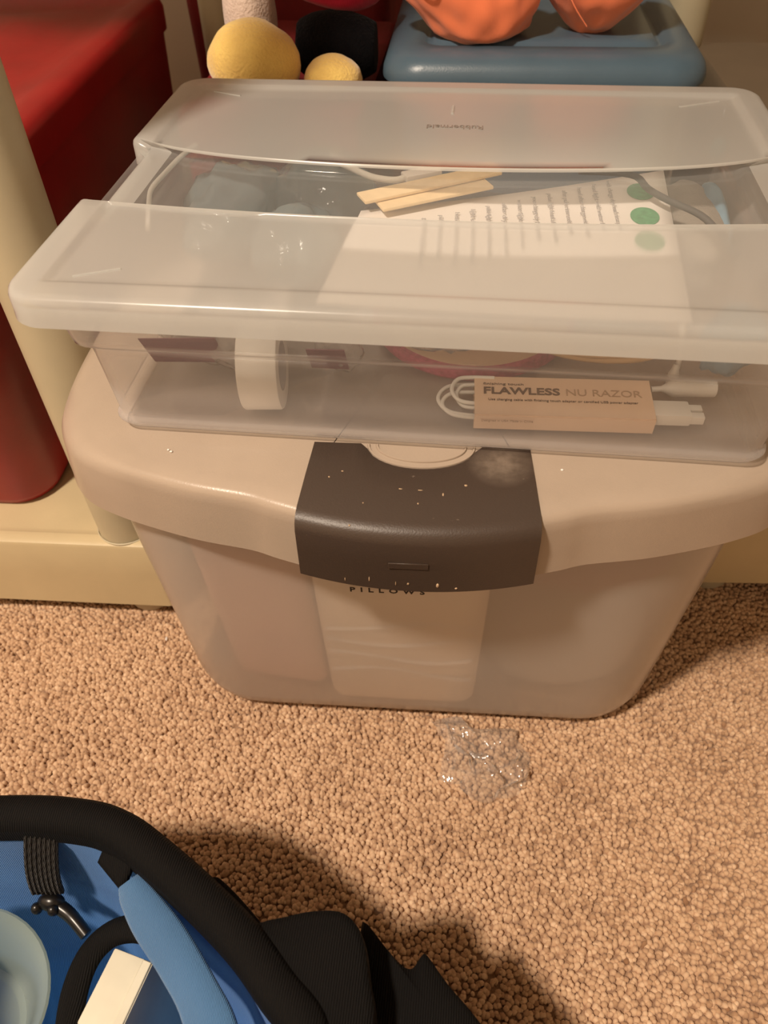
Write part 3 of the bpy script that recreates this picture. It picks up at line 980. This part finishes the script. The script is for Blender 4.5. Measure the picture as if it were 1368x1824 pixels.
    o.location = (0.335, 0.160, f0 + 0.040)
    tag(o, 'clear crumpled pouch behind the coiled tan cord', 'pouch')
    # ---- small clear tube with white rod, and a blue pouch at the right end
    t = thing('cable_end', 'white cable end standing up beside the coiled tan cord', 'cable', (0.361, 0.094, f0))
    tube('cable', [Pt(0, 0, 0.001), Pt(0.001, 0.001, 0.018), Pt(-0.001, 0.002, 0.034), Pt(-0.006, 0.012, 0.046)], 0.0017, M['white'], t, 8)
    lathe('strain_relief', [(0.0008, 0.0), (0.0034, 0.0005), (0.0034, 0.010), (0.0022, 0.014), (0.0017, 0.018)], M['white'], t, 14)
    o = blob('blue_pouch', (0.017, 0.012, 0.022), M['blue_pouch'], None, (0, 0, 0), 0.22, 1.8, 41)
    o.location = (0.386, 0.090, f0 + 0.037)
    tag(o, 'dusty blue pouch at the right end inside the clear box', 'pouch')
    # ---- leaflet with print, lying on top of the contents under the clear band
    t = thing('leaflet', 'white printed leaflet with green ovals under the clear band of the lid', 'leaflet', (0.0, 0.0, LT - 0.026))
    c = [Vector((0.148, 0.060, -0.0075)), Vector((0.348, 0.048, -0.0015)), Vector((0.3585, 0.2385, -0.0005)), Vector((0.160, 0.1625, -0.0005))]
    def lf(u, v):
        p = (c[0] * (1 - u) + c[1] * u) * (1 - v) + (c[3] * (1 - u) + c[2] * u) * v
        return p + Vector((0, 0, -0.0020 * math.sin(PI * u) * (0.6 + 0.4 * v)))
    pg = sheet('page', lf, 20, 14, M['paper'], t, 0.0004)
    def disc(cx, cy, rx, ry, mat, name):
        V = [Vector((cx + rx * math.cos(2 * PI * k / 28), cy + ry * math.sin(2 * PI * k / 28), 0)) for k in range(28)]
        for v in V:
            u = (v.x - 0.15) / 0.20
            v.z = 0.0004 - 0.0020 * math.sin(PI * min(1, max(0, u))) * 0.85 - 0.0012 * (1 - sstep(0.05, 0.24, v.y)) - 0.0004
        V2 = [v - Vector((0, 0, 0.0002)) for v in V]
        V_, F_ = loft([V2, V], True, True)
        return mesh_obj(name, V_, F_, mat, pg, smooth=False)
    for cy in (0.2040, 0.1690, 0.1340):
        disc(0.3395 - (0.204 - cy) * 0.04, cy, 0.0088, 0.0120, M['green'], 'green_oval')
    rnd = random.Random(3)
    words = ['pulse', 'gently', 'rinse', 'blade', 'charge', 'under', 'water', 'with', 'light', 'skin', 'and', 'dry', 'after', 'use', 'your', 'head']
    for k in range(13):
        xx = 0.318 - k * 0.0098
        v1 = 0.2180 - k * 0.0052
        body = ' '.join(rnd.choice(words) for _ in range(5 if k % 4 else 6))
        ln = 0.058 + 0.014 * rnd.random()
        u = (xx - 0.15) / 0.20
        z = 0.0006 - 0.0020 * math.sin(PI * u) * 0.8 - 0.0008
        text_obj('printed_line', body, 0.0044, M['ink_grey'], pg, frame((xx, v1, z + 0.0008), (0.03, -1, -0.012), (1, 0.03, 0)), width=ln)
    # ---- pale wooden strips, white cable, charcoal cable, grey pouch
    def stick(a, b, wd, label, z):
        a = Vector(a); b = Vector(b); d = b - a
        o = rbox('wood_strip', (d.length, wd, 0.0022), M['wood'], None, 0.0008, 2)
        o.location = (a + b) / 2
        o.rotation_euler = (0, -math.asin(d.z / d.length), math.atan2(d.y, d.x))
        tag(o, label, 'craft stick', None)
        return o
    zs = LT - 0.0185
    stick((0.160, 0.1640, zs - 0.0006), (0.2450, 0.2130, zs), 0.0150, 'pale wooden strip lying uppermost across the leaflet corner', 0)
    stick((0.172, 0.1600, zs - 0.0032), (0.2400, 0.1970, zs - 0.0026), 0.0150, 'pale wooden strip peeking out below the uppermost one', 0)
    t = thing('white_cable', 'white cable with flat connector behind the wooden strips', 'cable', (0, 0, LT - 0.0215))
    tube('cord', [Pt(0.128, 0.240, -0.004), Pt(0.1428, 0.2188, 0), Pt(0.1614, 0.2030, 0), Pt(0.1771, 0.1985, 0), Pt(0.1848, 0.2020, 0.0005)], 0.0022, M['white'], t, 8)
    cn = rbox('connector', (0.026, 0.0105, 0.0040), M['paper'], t, 0.001, 2, (0, 0, 0))
    cn.location = (0.1950, 0.2085, 0.0005); cn.rotation_euler = (0, 0, 0.50)
    o = tube('charcoal_cable', [Pt(0.300, 0.222, LT - 0.022), Pt(0.3324, 0.2100, LT - 0.0185), Pt(0.3407, 0.1895, LT - 0.0185), Pt(0.3508, 0.1741, LT - 0.0185), Pt(0.3707, 0.1527, LT - 0.020), Pt(0.385, 0.125, LT - 0.030)], 0.0021, M['dark_cable'], None, 8)
    tag(o, 'charcoal cable crossing the right corner of the printed leaflet', 'cable')
    o = blob('grey_pouch', (0.024, 0.056, 0.018), M['grey_cloth'], None, (0, 0, 0), 0.10, 1.6, 51, shape=lambda c: Vector((c.x, c.y, c.z * 0.8)))
    o.location = (0.377, 0.205, LT - 0.047)
    tag(o, 'grey fabric pouch to the right of the printed leaflet', 'pouch')
    o = blob('teal_pouch', (0.010, 0.044, 0.024), M['blue_pouch'], None, (0, 0, 0), 0.10, 1.6, 52)
    o.location = (0.3925, 0.215, LT - 0.055); 
    tag(o, 'teal pouch against the right wall of the clear box', 'pouch')
    # ---- blue-grey film bags on the left half, with a thin white drawstring
    specs = [((0.062, 0.200, LT - 0.048), (0.034, 0.058, 0.026), 61, 'blue-grey film bag nearest the left wall of the clear box'),
             ((0.120, 0.235, LT - 0.050), (0.036, 0.046, 0.028), 62, 'blue-grey film bag behind the leaflet, beside the white cable'),
             ((0.115, 0.160, LT - 0.052), (0.030, 0.036, 0.024), 63, 'blue-grey film bag in the middle left under the clear band')]
    for loc, sz, sd, lb in specs:
        o = blob('film_bag', sz, M['teal_film'], None, (0, 0, 0), 0.22, 1.9, sd)
        o.location = loc
        tag(o, lb, 'bag')
    o = blob('teal_bottle', (0.024, 0.040, 0.020), M['teal_deep'], None, (0, 0, 0), 0.06, 1.2, 71)
    o.location = (0.115, 0.205, LT - 0.076); tag(o, 'dull teal bottle under the film bags at the left', 'bottle')
    o = blob('teal_bottle', (0.020, 0.040, 0.017), M['teal_deep'], None, (0, 0, 0), 0.06, 1.2, 72)
    o.location = (0.060, 0.230, LT - 0.080); tag(o, 'dull teal bottle nearest the rear left corner of the clear box', 'bottle')
    o = tube('drawstring', [Pt(0.034, 0.2300, LT - 0.016), Pt(0.0315, 0.2060, LT - 0.0125), Pt(0.0285, 0.1750, LT - 0.0125), Pt(0.0275, 0.1550, LT - 0.0125), Pt(0.0310, 0.1380, LT - 0.0130), Pt(0.036, 0.115, LT - 0.022)], 0.0016, M['white'], None, 8)
    tag(o, 'thin white drawstring along the left wall of the clear box', 'string')
    o = blob('teal_bottle', (0.006, 0.006, 0.008), M['teal_deep'], None, (0, 0, 0), 0.03, 1.0, 73)
    o.location = (0.3985, 0.2670, LT - 0.024); tag(o, 'bright teal bottle top by the rear right corner of the clear box', 'bottle')


box_contents()

# ================================================================ shelving units
def shelf_unit(name, label, origin, yaw, width, depth, sign, posts_r=0.0255, zt=0.105, zup=1.00):
    """sign=-1: unit extends to -x from its front right corner; +1: to +x from its front left corner."""
    t = thing(name, label, 'shelf unit', origin, yaw)
    x0, x1 = (-width, 0.0) if sign < 0 else (0.0, width)
    cx = (x0 + x1) / 2
    def slab(z0, z1):
        cyy = depth / 2
        hx, hy = width / 2, depth / 2
        rings = [rrect(cx, cyy, hx - 0.004, hy - 0.004, 0.006, z0 + 0.002, 3), rrect(cx, cyy, hx + 0.0015, hy + 0.0015, 0.006, z0, 3),
                 rrect(cx, cyy, hx, hy, 0.006, (z0 + z1) / 2, 3), rrect(cx, cyy, hx - 0.0012, hy - 0.0012, 0.006, z1 - 0.005, 3),
                 rrect(cx, cyy, hx - 0.0024, hy - 0.0024, 0.006, z1 - 0.0018, 3), rrect(cx, cyy, hx - 0.0055, hy - 0.0055, 0.006, z1, 3),
                 rrect(cx, cyy, hx - 0.0140, hy - 0.0140, 0.006, z1, 3), rrect(cx, cyy, hx - 0.0155, hy - 0.0155, 0.006, z1 - 0.0012, 3)]
        V, Fc = loft(rings, True, True)
        return mesh_obj('shelf', V, Fc, M['cream'], t, angle=30)
    slab(0.022, zt)
    slab(zup, zup + 0.083)
    in_ = 0.0330
    for px in (x0 + in_, x1 - in_):
        for py in (0.0285, depth - 0.0285):
            lathe('post', [(posts_r * 0.98, zt), (posts_r, zt + 0.06), (posts_r * 1.06, zup)], M['post'], t, 36, (px, py, 0))
            lathe('foot', [(0.0205, 0.0), (0.0225, 0.004), (0.0240, 0.0222)], M['cream_greyer'], t, 28, (px, py, 0), cap0=True)
            lathe('collar', [(posts_r + 0.0008, zt - 0.0008), (posts_r + 0.0010, zt + 0.0006), (posts_r + 0.0001, zt + 0.0010)], M['post'], t, 36, (px, py, 0))
    return t


shelf_unit('shelf_unit', 'cream plastic shelf unit with round posts on the left, carrying the red bin', (-0.0295, 0.1085, 0), math.radians(2.5), 0.62, 0.66, -1)
shelf_unit('shelf_unit', 'cream plastic shelf unit in shadow on the right behind the tote', (0.4585, 0.187, 0), math.radians(4.5), 0.62, 0.56, 1)
shade_plank = rbox('added_shade_board', (1.5, 0.62, 0.018), M['cream'], None, 0.003, 2, (0.22, 0.55, 1.0925))  # added unseen board, put in to shade the back of the gap
tag(shade_plank, 'added cream board out of view across both shelf units, to shade the back', 'added shade board')


def red_bin():
    t = thing('red_bin', 'red plastic bin with red lid standing on the left cream shelf', 'bin', (-0.133, 0.148, 0.104), math.radians(2.5))
    x1 = -0.012
    def ring(z, gx, gy, r):
        hx, hy = 0.20 + gx, 0.290 + gy
        return rrect(-0.21, 0.290, hx, hy, r, z, 8)
    rings = [ring(0.0, -0.012, -0.012, 0.03), ring(0.002, -0.004, -0.004, 0.034), ring(0.010, 0.0, 0.0, 0.036), ring(0.120, 0.0045, 0.0045, 0.036), ring(0.125, 0.0070, 0.0070, 0.036), ring(0.250, 0.0125, 0.0125, 0.038), ring(0.262, 0.0130, 0.0130, 0.038)]
    V, Fc = loft(rings, True, False)
    mesh_obj('body', V, Fc, M['red'], t, angle=50)
    # lid with drooping lip and a dished, waved top
    rr = [ring(0.250, 0.0165, 0.0165, 0.040), ring(0.272, 0.0170, 0.0170, 0.040), ring(0.280, 0.0145, 0.0145, 0.040), ring(0.284, 0.0080, 0.0080, 0.038), ring(0.284, -0.010, -0.010, 0.036),
          ring(0.279, -0.020, -0.020, 0.034), ring(0.276, -0.045, -0.045, 0.030), ring(0.279, -0.075, -0.075, 0.030), ring(0.286, -0.110, -0.110, 0.030)]
    V, Fc = loft(rr, False, True)
    lid = mesh_obj('lid', V, Fc, M['red'], t, angle=50)
    return t


red_bin()


def blue_bin():
    t = thing('blue_tote', 'slate blue lidded tote standing behind the clear box', 'storage tote', (0.282, 0.405, 0), math.radians(1.0))
    zt = LT - 0.0065
    dpt = 0.40
    secs = [(0.0, 0.100, 0.028, 0.03), (0.004, 0.106, 0.020, 0.034), (0.015, 0.109, 0.017, 0.036), (zt - 0.012, 0.126, 0.007, 0.036)]
    rings = [rrect(0, dpt / 2, hx, dpt / 2 - iy, r, z, 8) for z, hx, iy, r in secs]
    V, Fc = loft(rings, True, False)
    mesh_obj('body', V, Fc, M['blue_lid'], t, angle=50)
    ls = [(zt - 0.0215, 0.0010), (zt - 0.0225, 0.0002), (zt - 0.0200, 0.0), (zt - 0.0150, 0.0006), (zt - 0.0095, 0.0030), (zt - 0.0050, 0.0070), (zt - 0.0020, 0.0120), (zt - 0.0004, 0.0180), (zt, 0.0240),
          (zt, 0.0340), (zt - 0.0030, 0.0370), (zt - 0.0030, 0.0410), (zt + 0.0005, 0.0440), (zt + 0.0008, 0.0600)]
    rings = [rrect(0, dpt / 2, 0.139 - i, dpt / 2 - i, max(0.036 - i * 0.5, 0.012), z, 9) for z, i in ls]
    V, Fc = loft(rings, False, True)
    lid = mesh_obj('lid', V, Fc, M['blue_lid'], t, angle=50)
    return t


blue_bin()


def soft_toys():
    zt = LT - 0.0057
    # orange stuffed shapes on the blue lid
    def sh1(c):
        x, y, z = c
        # pull the left end out to a blunt point and flatten the underside
        k = sstep(-0.2, -1.0, x)
        z2 = z * (1 - 0.45 * k) + 0.22 * k
        x2 = x * (1.0 + 0.22 * k)
        z2 += 0.10 * math.exp(-((x + 0.35) / 0.16) ** 2) * (1 if z > 0 else 0)
        if z2 < -0.55:
            z2 = -0.55 + (z2 + 0.55) * 0.35
        return Vector((x2, y, z2))
    t = thing('orange_stuffed_shape', 'orange cloth stuffed shape with a seam and blunt left point on the blue lid', 'stuffed toy', (0.220, 0.468, zt))
    b = blob('cloth', (0.056, 0.042, 0.055), M['orange'], t, (0, 0, 0.0355), 0.16, 1.15, 2, shape=sh1, sub=5)
    tube('seam', [Pt(-0.056, -0.012, 0.036), Pt(-0.044, -0.030, 0.036), Pt(-0.034, -0.0375, 0.037), Pt(-0.026, -0.0395, 0.042), Pt(-0.010, -0.036, 0.050)], 0.0007, M['orange'], b, 6)
    def sh2(c):
        x, y, z = c
        d = 1 - 0.45 * sstep(0.1, -1.0, z)
        x2 = (x + 0.18 * z) * d if z < 0 else x
        return Vector((x2, y * (1 - 0.2 * sstep(0, -1, z)), z))
    t = thing('orange_stuffed_shape', 'orange cloth stuffed shape narrowing to a tip, right one on the blue lid', 'stuffed toy', (0.322, 0.486, zt))
    b = blob('cloth', (0.056, 0.042, 0.056), M['orange'], t, (0.004, 0, 0.049), 0.14, 1.15, 4, shape=sh2, sub=5)
    tube('seam', [Pt(-0.034, -0.022, 0.055), Pt(-0.022, -0.033, 0.030), Pt(-0.006, -0.030, 0.010)], 0.0006, M['orange'], b, 6)


soft_toys()


def plush_corner():
    # plain cushions in the colours of what sits here, on a lidded dark red box
    t = thing('dark_red_box', 'dark red cloth-covered box behind the clear box, under the soft cushions', 'box', (0.045, 0.385, 0), 0.0)
    rings = [rrect(0, 0.15, 0.078, 0.148, 0.008, 0, 3), rrect(0, 0.15, 0.080, 0.150, 0.008, 0.004, 3), rrect(0, 0.15, 0.080, 0.150, 0.008, LT - 0.058, 3)]
    V, Fc = loft(rings, True, True); mesh_obj('body', V, Fc, M['red_dark'], t)
    rings = [rrect(0, 0.15, 0.083, 0.153, 0.008, LT - 0.085, 3), rrect(0, 0.15, 0.083, 0.153, 0.008, LT - 0.052, 3), rrect(0, 0.15, 0.080, 0.150, 0.008, LT - 0.050, 3)]
    V, Fc = loft(rings, False, True); mesh_obj('lid', V, Fc, M['red_dark'], t)
    zb = LT - 0.050
    def cushion(name, size, mat, loc, label, seed, amp=0.05, shape=None, cat='cushion'):
        o = blob(name, size, mat, None, (0, 0, 0), amp, 1.5, seed, shape=shape, sub=4)
        o.location = loc
        tag(o, label, cat)
        return o
    cushion('plush_ball', (0.041, 0.034, 0.033), M['yellow'], (0.030, 0.424, zb + 0.032), 'large yellow plush ball behind the rear left edge of the clear box', 3)
    cushion('plush_ball', (0.026, 0.026, 0.020), M['yellow'], (0.100, 0.422, zb + 0.0195), 'small yellow plush ball beside the blue tote, mostly hidden', 5)
    cushion('black_cushion', (0.038, 0.026, 0.030), M['black_plush'], (0.0955, 0.478, zb + 0.030), 'black plush cushion lying behind the two yellow balls', 6, 0.06, shape=lambda c: Vector((max(-0.95, min(0.95, c.x * 1.25)), c.y, c.z)))
    cushion('crimson_cushion', (0.047, 0.036, 0.030), M['crimson'], (0.093, 0.500, zb + 0.078), 'crimson cloth cushion lying on the black plush cushion', 8, 0.07, shape=lambda c: Vector((c.x, c.y, c.z * (0.75 + 0.25 * c.x))))
    cushion('white_cushion', (0.024, 0.030, 0.050), M['white_plush'], (0.012, 0.496, zb + 0.050), 'off-white plush bolster standing behind the large yellow ball', 9)
    # tall dark red bin at the very back
    rings = [rrect(0, 0.12, 0.125, 0.12, 0.02, 0, 5), rrect(0, 0.12, 0.135, 0.13, 0.02, 0.58, 5), rrect(0, 0.12, 0.131, 0.126, 0.02, 0.585, 5), rrect(0, 0.12, 0.125, 0.120, 0.02, 0.575, 5), rrect(0, 0.12, 0.115, 0.110, 0.02, 0.02, 5)]
    V, Fc = loft(rings, True, True)
    o = mesh_obj('fabric_bin', V, Fc, M['red_dark'], None)
    o.location = (-0.022, 0.792, 0)
    tag(o, 'tall dark red fabric bin standing at the back behind the cushions', 'bin')


plush_corner()


def right_side():
    # lidded cream box on the right unit, its shade put into the colour
    t = thing('shade_painted_box', 'lidded cream box, its shade put into the colour, standing on the right shelf unit', 'box', (0.472, 0.420, 0.104), math.radians(3.0))
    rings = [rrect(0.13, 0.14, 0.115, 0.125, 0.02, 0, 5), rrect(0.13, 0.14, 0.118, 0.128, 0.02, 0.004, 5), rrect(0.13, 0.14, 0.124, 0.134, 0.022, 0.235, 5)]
    V, Fc = loft(rings, True, False); mesh_obj('body', V, Fc, M['cream_shaded'], t)
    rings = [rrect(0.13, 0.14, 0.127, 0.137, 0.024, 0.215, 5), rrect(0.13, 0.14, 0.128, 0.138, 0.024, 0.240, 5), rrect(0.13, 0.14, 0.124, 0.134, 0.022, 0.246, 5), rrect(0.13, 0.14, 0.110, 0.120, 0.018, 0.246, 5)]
    V, Fc = loft(rings, False, True); mesh_obj('lid', V, Fc, M['cream_shaded'], t)


right_side()

# ================================================================ open bag
RIM = [(-0.190, -0.215), (-0.105, -0.172), (-0.0067, -0.1549), (0.0409, -0.1521), (0.0684, -0.1570), (0.0944, -0.1694), (0.1234, -0.1861), (0.1510, -0.2043), (0.1714, -0.2217),
       (0.1936, -0.2428), (0.204, -0.290), (0.190, -0.360), (0.110, -0.420), (-0.040, -0.445), (-0.170, -0.405), (-0.215, -0.305)]


def bag():
    t = thing('open_bag', 'open black bag with bright blue lining in the near left corner', 'bag', (0, 0, 0))
    ZR = 0.203
    pts = smooth_path([(x, y, 0) for x, y in RIM], 6, True)
    n = len(pts)
    nor = []
    for i in range(n):
        d = pts[(i + 1) % n] - pts[(i - 1) % n]
        nor.append(Vector((d.y, -d.x, 0)).normalized())
    cen = Vector((0.0, -0.30, 0))
    if nor[0].dot(pts[0] - cen) < 0:
        nor = [-q for q in nor]
    def ring(off, z, wob=0.0, sq=1.0):
        R = []
        for i in range(n):
            a = 2 * PI * i / n
            q = cen + (pts[i] - cen) * sq + nor[i] * (off + wob * math.sin(a * 7 + 1))
            R.append(Vector((q.x, q.y, z + wob * 0.5 * math.sin(a * 5))))
        return R
    # outer wall, leaning in towards the base so the rim overhangs it
    rings = [ring(-0.045, 0.002), ring(-0.036, 0.004, 0.002), ring(-0.028, 0.05, 0.003), ring(-0.022, 0.11, 0.002), ring(-0.010, ZR - 0.010)]
    V, Fc = loft(rings, True, False)
    mesh_obj('outer_wall', V, Fc, M['black'], t, angle=80)
    # padded rim band
    rings = [ring(-0.010, ZR - 0.012), ring(-0.002, ZR - 0.010), ring(0.0, ZR - 0.004), ring(-0.003, ZR + 0.001), ring(-0.010, ZR + 0.003), ring(-0.017, ZR + 0.001), ring(-0.0205, ZR - 0.004), ring(-0.0215, ZR - 0.014), ring(-0.010, ZR - 0.012)]
    V, Fc = loft(rings)
    mesh_obj('rim_band', V, Fc, M['black'], t, angle=80)
    # blue lining
    rings = [ring(-0.0200, ZR - 0.010), ring(-0.0205, ZR - 0.030, 0.001), ring(-0.026, 0.125, 0.002), ring(-0.040, 0.055, 0.003), ring(-0.062, 0.012), ring(-0.12, 0.010)]
    V, Fc = loft(rings, False, True)
    ln = mesh_obj('lining', V, Fc, M['blue'], t, angle=80)
    ln['label'] = 'bright blue cloth lining'
    # light blue padded trim strip along the inner right edge
    La = smooth_path([(0.0690, -0.1939, 0.186), (0.0837, -0.2113, 0.185), (0.1044, -0.2293, 0.185), (0.1213, -0.2472, 0.185), (0.1350, -0.277, 0.180), (0.135, -0.320, 0.175)], 6)
    Lb = smooth_path([(0.0803, -0.1846, 0.190), (0.1086, -0.2047, 0.190), (0.1324, -0.2273, 0.190), (0.1481, -0.2451, 0.190), (0.163, -0.277, 0.188), (0.166, -0.320, 0.185)], 6)
    rows = []
    for k, (a, b) in enumerate(zip(La, Lb)):
        mid = (a + b) / 2 + Vector((0, 0, 0.0022))
        lo = Vector((0, 0, -0.006))
        tp = sstep(0, 2, k)
        c0 = a * (0.75 + 0.25 * tp) + mid * (0.25 * (1 - tp))
        rows.append([c0, c0 * 0.85 + mid * 0.15 + Vector((0, 0, 0.0014)), mid, b * 0.85 + mid * 0.15 + Vector((0, 0, 0.0014)), b, b + lo, a + lo])
    V, Fc = loft(rows, True, True)
    tr = mesh_obj('trim_strip', V, Fc, M['blue_trim'], t, angle=80)
    tr['label'] = 'light blue padded trim strip'
    # webbing strap hanging from the rim, with cord lock
    def strap(u, v):
        x = 0.0118 + 0.0185 * u - 0.0068 * v
        y = -0.1700 + 0.0025 * u - 0.0185 * v - 0.004 * math.sin(PI * v)
        z = 0.198 - 0.053 * v
        return Vector((x, y, z))
    st = sheet('webbing_strap', strap, 8, 10, M['black_web'], t, 0.0018)
    for k in range(7):
        u = 0.08 + 0.14 * k
        P = [strap(u, v / 6) + Vector((0, -0.0009, 0.0007)) for v in range(7)]
        tube('webbing_rib', P, 0.0007, M['black_web'], st, 5, sub=1)
    lk = blob('cord_lock', (0.0080, 0.0052, 0.0062), M['black_plastic'], t, (0.0160, -0.1905, 0.1400), 0.05, 1.0, 2, sub=3)
    blob('lock_button', (0.0034, 0.0034, 0.0042), M['black_plastic'], lk, (0.0085, -0.1945, 0.1390), 0.02, 1.0, 3, sub=2)
    blob('lock_button', (0.0034, 0.0034, 0.0042), M['black_plastic'], lk, (0.0195, -0.1950, 0.1415), 0.02, 1.0, 4, sub=2)
    tube('pull_cord', [Pt(0.0190, -0.1915, 0.1390), Pt(0.0265, -0.1945, 0.1380), Pt(0.0325, -0.1980, 0.1375), Pt(0.0410, -0.2040, 0.1350)], lambda s: 0.0042 - 0.0008 * s, M['black_plastic'], t, 8)
    # short black tab and inner black loop
    def tab(u, v):
        return Vector((0.0585 + 0.0180 * u - 0.005 * v, -0.1680 - 0.013 * u - 0.0110 * v, 0.1930 - 0.010 * v))
    sheet('fabric_tab', tab, 6, 6, M['black'], t, 0.003)
    tube('inner_strap', [Pt(0.096, -0.2070, 0.170), Pt(0.0760, -0.2030, 0.158), Pt(0.0600, -0.2060, 0.150), Pt(0.0500, -0.2180, 0.145), Pt(0.0480, -0.2380, 0.140), Pt(0.0560, -0.262, 0.138), Pt(0.075, -0.28, 0.14)], 0.008, M['black'], t, 10, flat=(0.0075, 0.0045))
    # shoulder pad, flap and strap end lying at the right
    def pad(name, outline, z0, z1, mat, bulge=0.012):
        P = [Vector((x, y, 0)) for x, y in outline]
        c = sum(P, Vector()) / len(P)
        Q = smooth_path([(p.x, p.y, 0) for p in P], 4, True)
        rings = []
        for k, z in ((1.02, z0), (1.0, z1 - 0.010), (0.985, z1 - 0.004), (0.95, z1), (0.80, z1 + bulge * 0.4), (0.45, z1 + bulge * 0.8), (0.12, z1 + bulge)):
            rings.append([Vector((c.x + (q.x - c.x) * k, c.y + (q.y - c.y) * k, z)) for q in Q])
        V, Fc = loft(rings, True, True)
        return mesh_obj(name, V, Fc, mat, t, angle=80)
    pad('shoulder_pad', [(0.1410, -0.2090), (0.1500, -0.2022), (0.1605, -0.1987), (0.1740, -0.1944), (0.1894, -0.1927), (0.1987, -0.1977), (0.2047, -0.2071), (0.2087, -0.2212), (0.2136, -0.2396), (0.212, -0.275), (0.175, -0.250)], 0.004, 0.198, M['black'], 0.003)
    pad('side_flap', [(0.1980, -0.1925), (0.2068, -0.1951), (0.2172, -0.2033), (0.2235, -0.2074), (0.2279, -0.2067), (0.2318, -0.2005), (0.2350, -0.2005), (0.2467, -0.2127), (0.2646, -0.2286), (0.295, -0.262), (0.275, -0.300), (0.215, -0.270)], 0.003, 0.168, M['black'], 0.003)
    pad('edge_tab', [(0.1098, -0.1765), (0.1128, -0.1742), (0.1180, -0.1755), (0.1324, -0.1850), (0.1470, -0.1965), (0.150, -0.202), (0.138, -0.197), (0.118, -0.184)], 0.100, 0.166, M['black'], 0.002)
    # ---- things inside the bag
    t2 = thing('white_carton', 'slim white carton standing in the open bag', 'carton', (0.0765, -0.2320, 0.012), -0.20)
    rings = []
    def quadring(z, s):
        return [Vector((sx * 0.0150 * s - 0.0, sy * 0.0095 * s, z)) for sx, sy in ((1, 1), (-1, 1), (-1, -1), (1, -1))]
    b = rbox('body', (0.0235, 0.036, 0.150), M['ivory'], t2, 0.0012, 2, (0.001, -0.002, 0.075))
    rbox('flap', (0.0050, 0.0352, 0.0010), M['ivory'], t2, 0.0004, 1, (0.0095, -0.002, 0.1504))
    # pale aqua cup
    t2 = thing('aqua_cup', 'pale aqua see-through cup lying at the left in the open bag', 'cup', (-0.034, -0.244, 0.088))
    mtx = Matrix.Rotation(0.35, 4, 'Y')
    lathe('wall', [(0.030, -0.045), (0.036, -0.042), (0.043, 0.040), (0.0455, 0.050), (0.0470, 0.056), (0.0455, 0.0575), (0.0435, 0.050), (0.040, 0.036), (0.034, -0.038), (0.002, -0.040)], M['cup'], t2, 44, mtx=mtx)
    o = blob('tan_case', (0.028, 0.020, 0.022), M['skin_tone'], None, (0, 0, 0), 0.05, 1.0, 6)
    o.location = (0.036, -0.272, 0.085)
    tag(o, 'rounded tan case between the cup and the carton in the bag', 'case')


bag()


def crumpled_wrap():
    """Scrap of clear cellophane on the carpet against the foot of the tote."""
    def fn(u, v):
        x = 0.2320 + 0.072 * u + 0.006 * math.sin(v * 5)
        y = -0.0365 + 0.060 * v + 0.007 * math.sin(u * 6 + 1)
        p = Vector((u * 4.2, v * 3.8, 2.3))
        r1 = abs(noise.noise(p)); r2 = abs(noise.noise(p * 2.3 + Vector((5, 1, 0))))
        edge = min(u, 1 - u, v, 1 - v)
        z = 0.0035 + 0.016 * r1 + 0.010 * r2 + 0.010 * sstep(0.75, 1.0, v) * (0.5 + r1)
        z *= 0.5 + 0.5 * sstep(0, 0.15, edge)
        y = min(y, 0.0195)
        return Vector((x + 0.010 * noise.noise(p * 1.7), y + 0.006 * noise.noise(p * 1.9 + Vector((0, 3, 0))) * (1 if v < 0.8 else 0), z))
    o = sheet('cellophane_scrap', fn, 26, 22, M['film'], None, 0.0)
    for p in o.data.polygons:
        p.use_smooth = (p.index % 7 != 0)
    tag(o, 'crumpled clear cellophane scrap on the carpet at the foot of the tote', 'wrapper')
    c = blob('paper_crumb', (0.0010, 0.0022, 0.0018), M['paper'], None, (0, 0, 0), 0.3, 1.5, 3, sub=2)
    c.location = (-0.0330, 0.082, 0.0035); tag(c, 'tiny white paper crumb on the carpet by the left shelf foot', 'crumb')


crumpled_wrap()
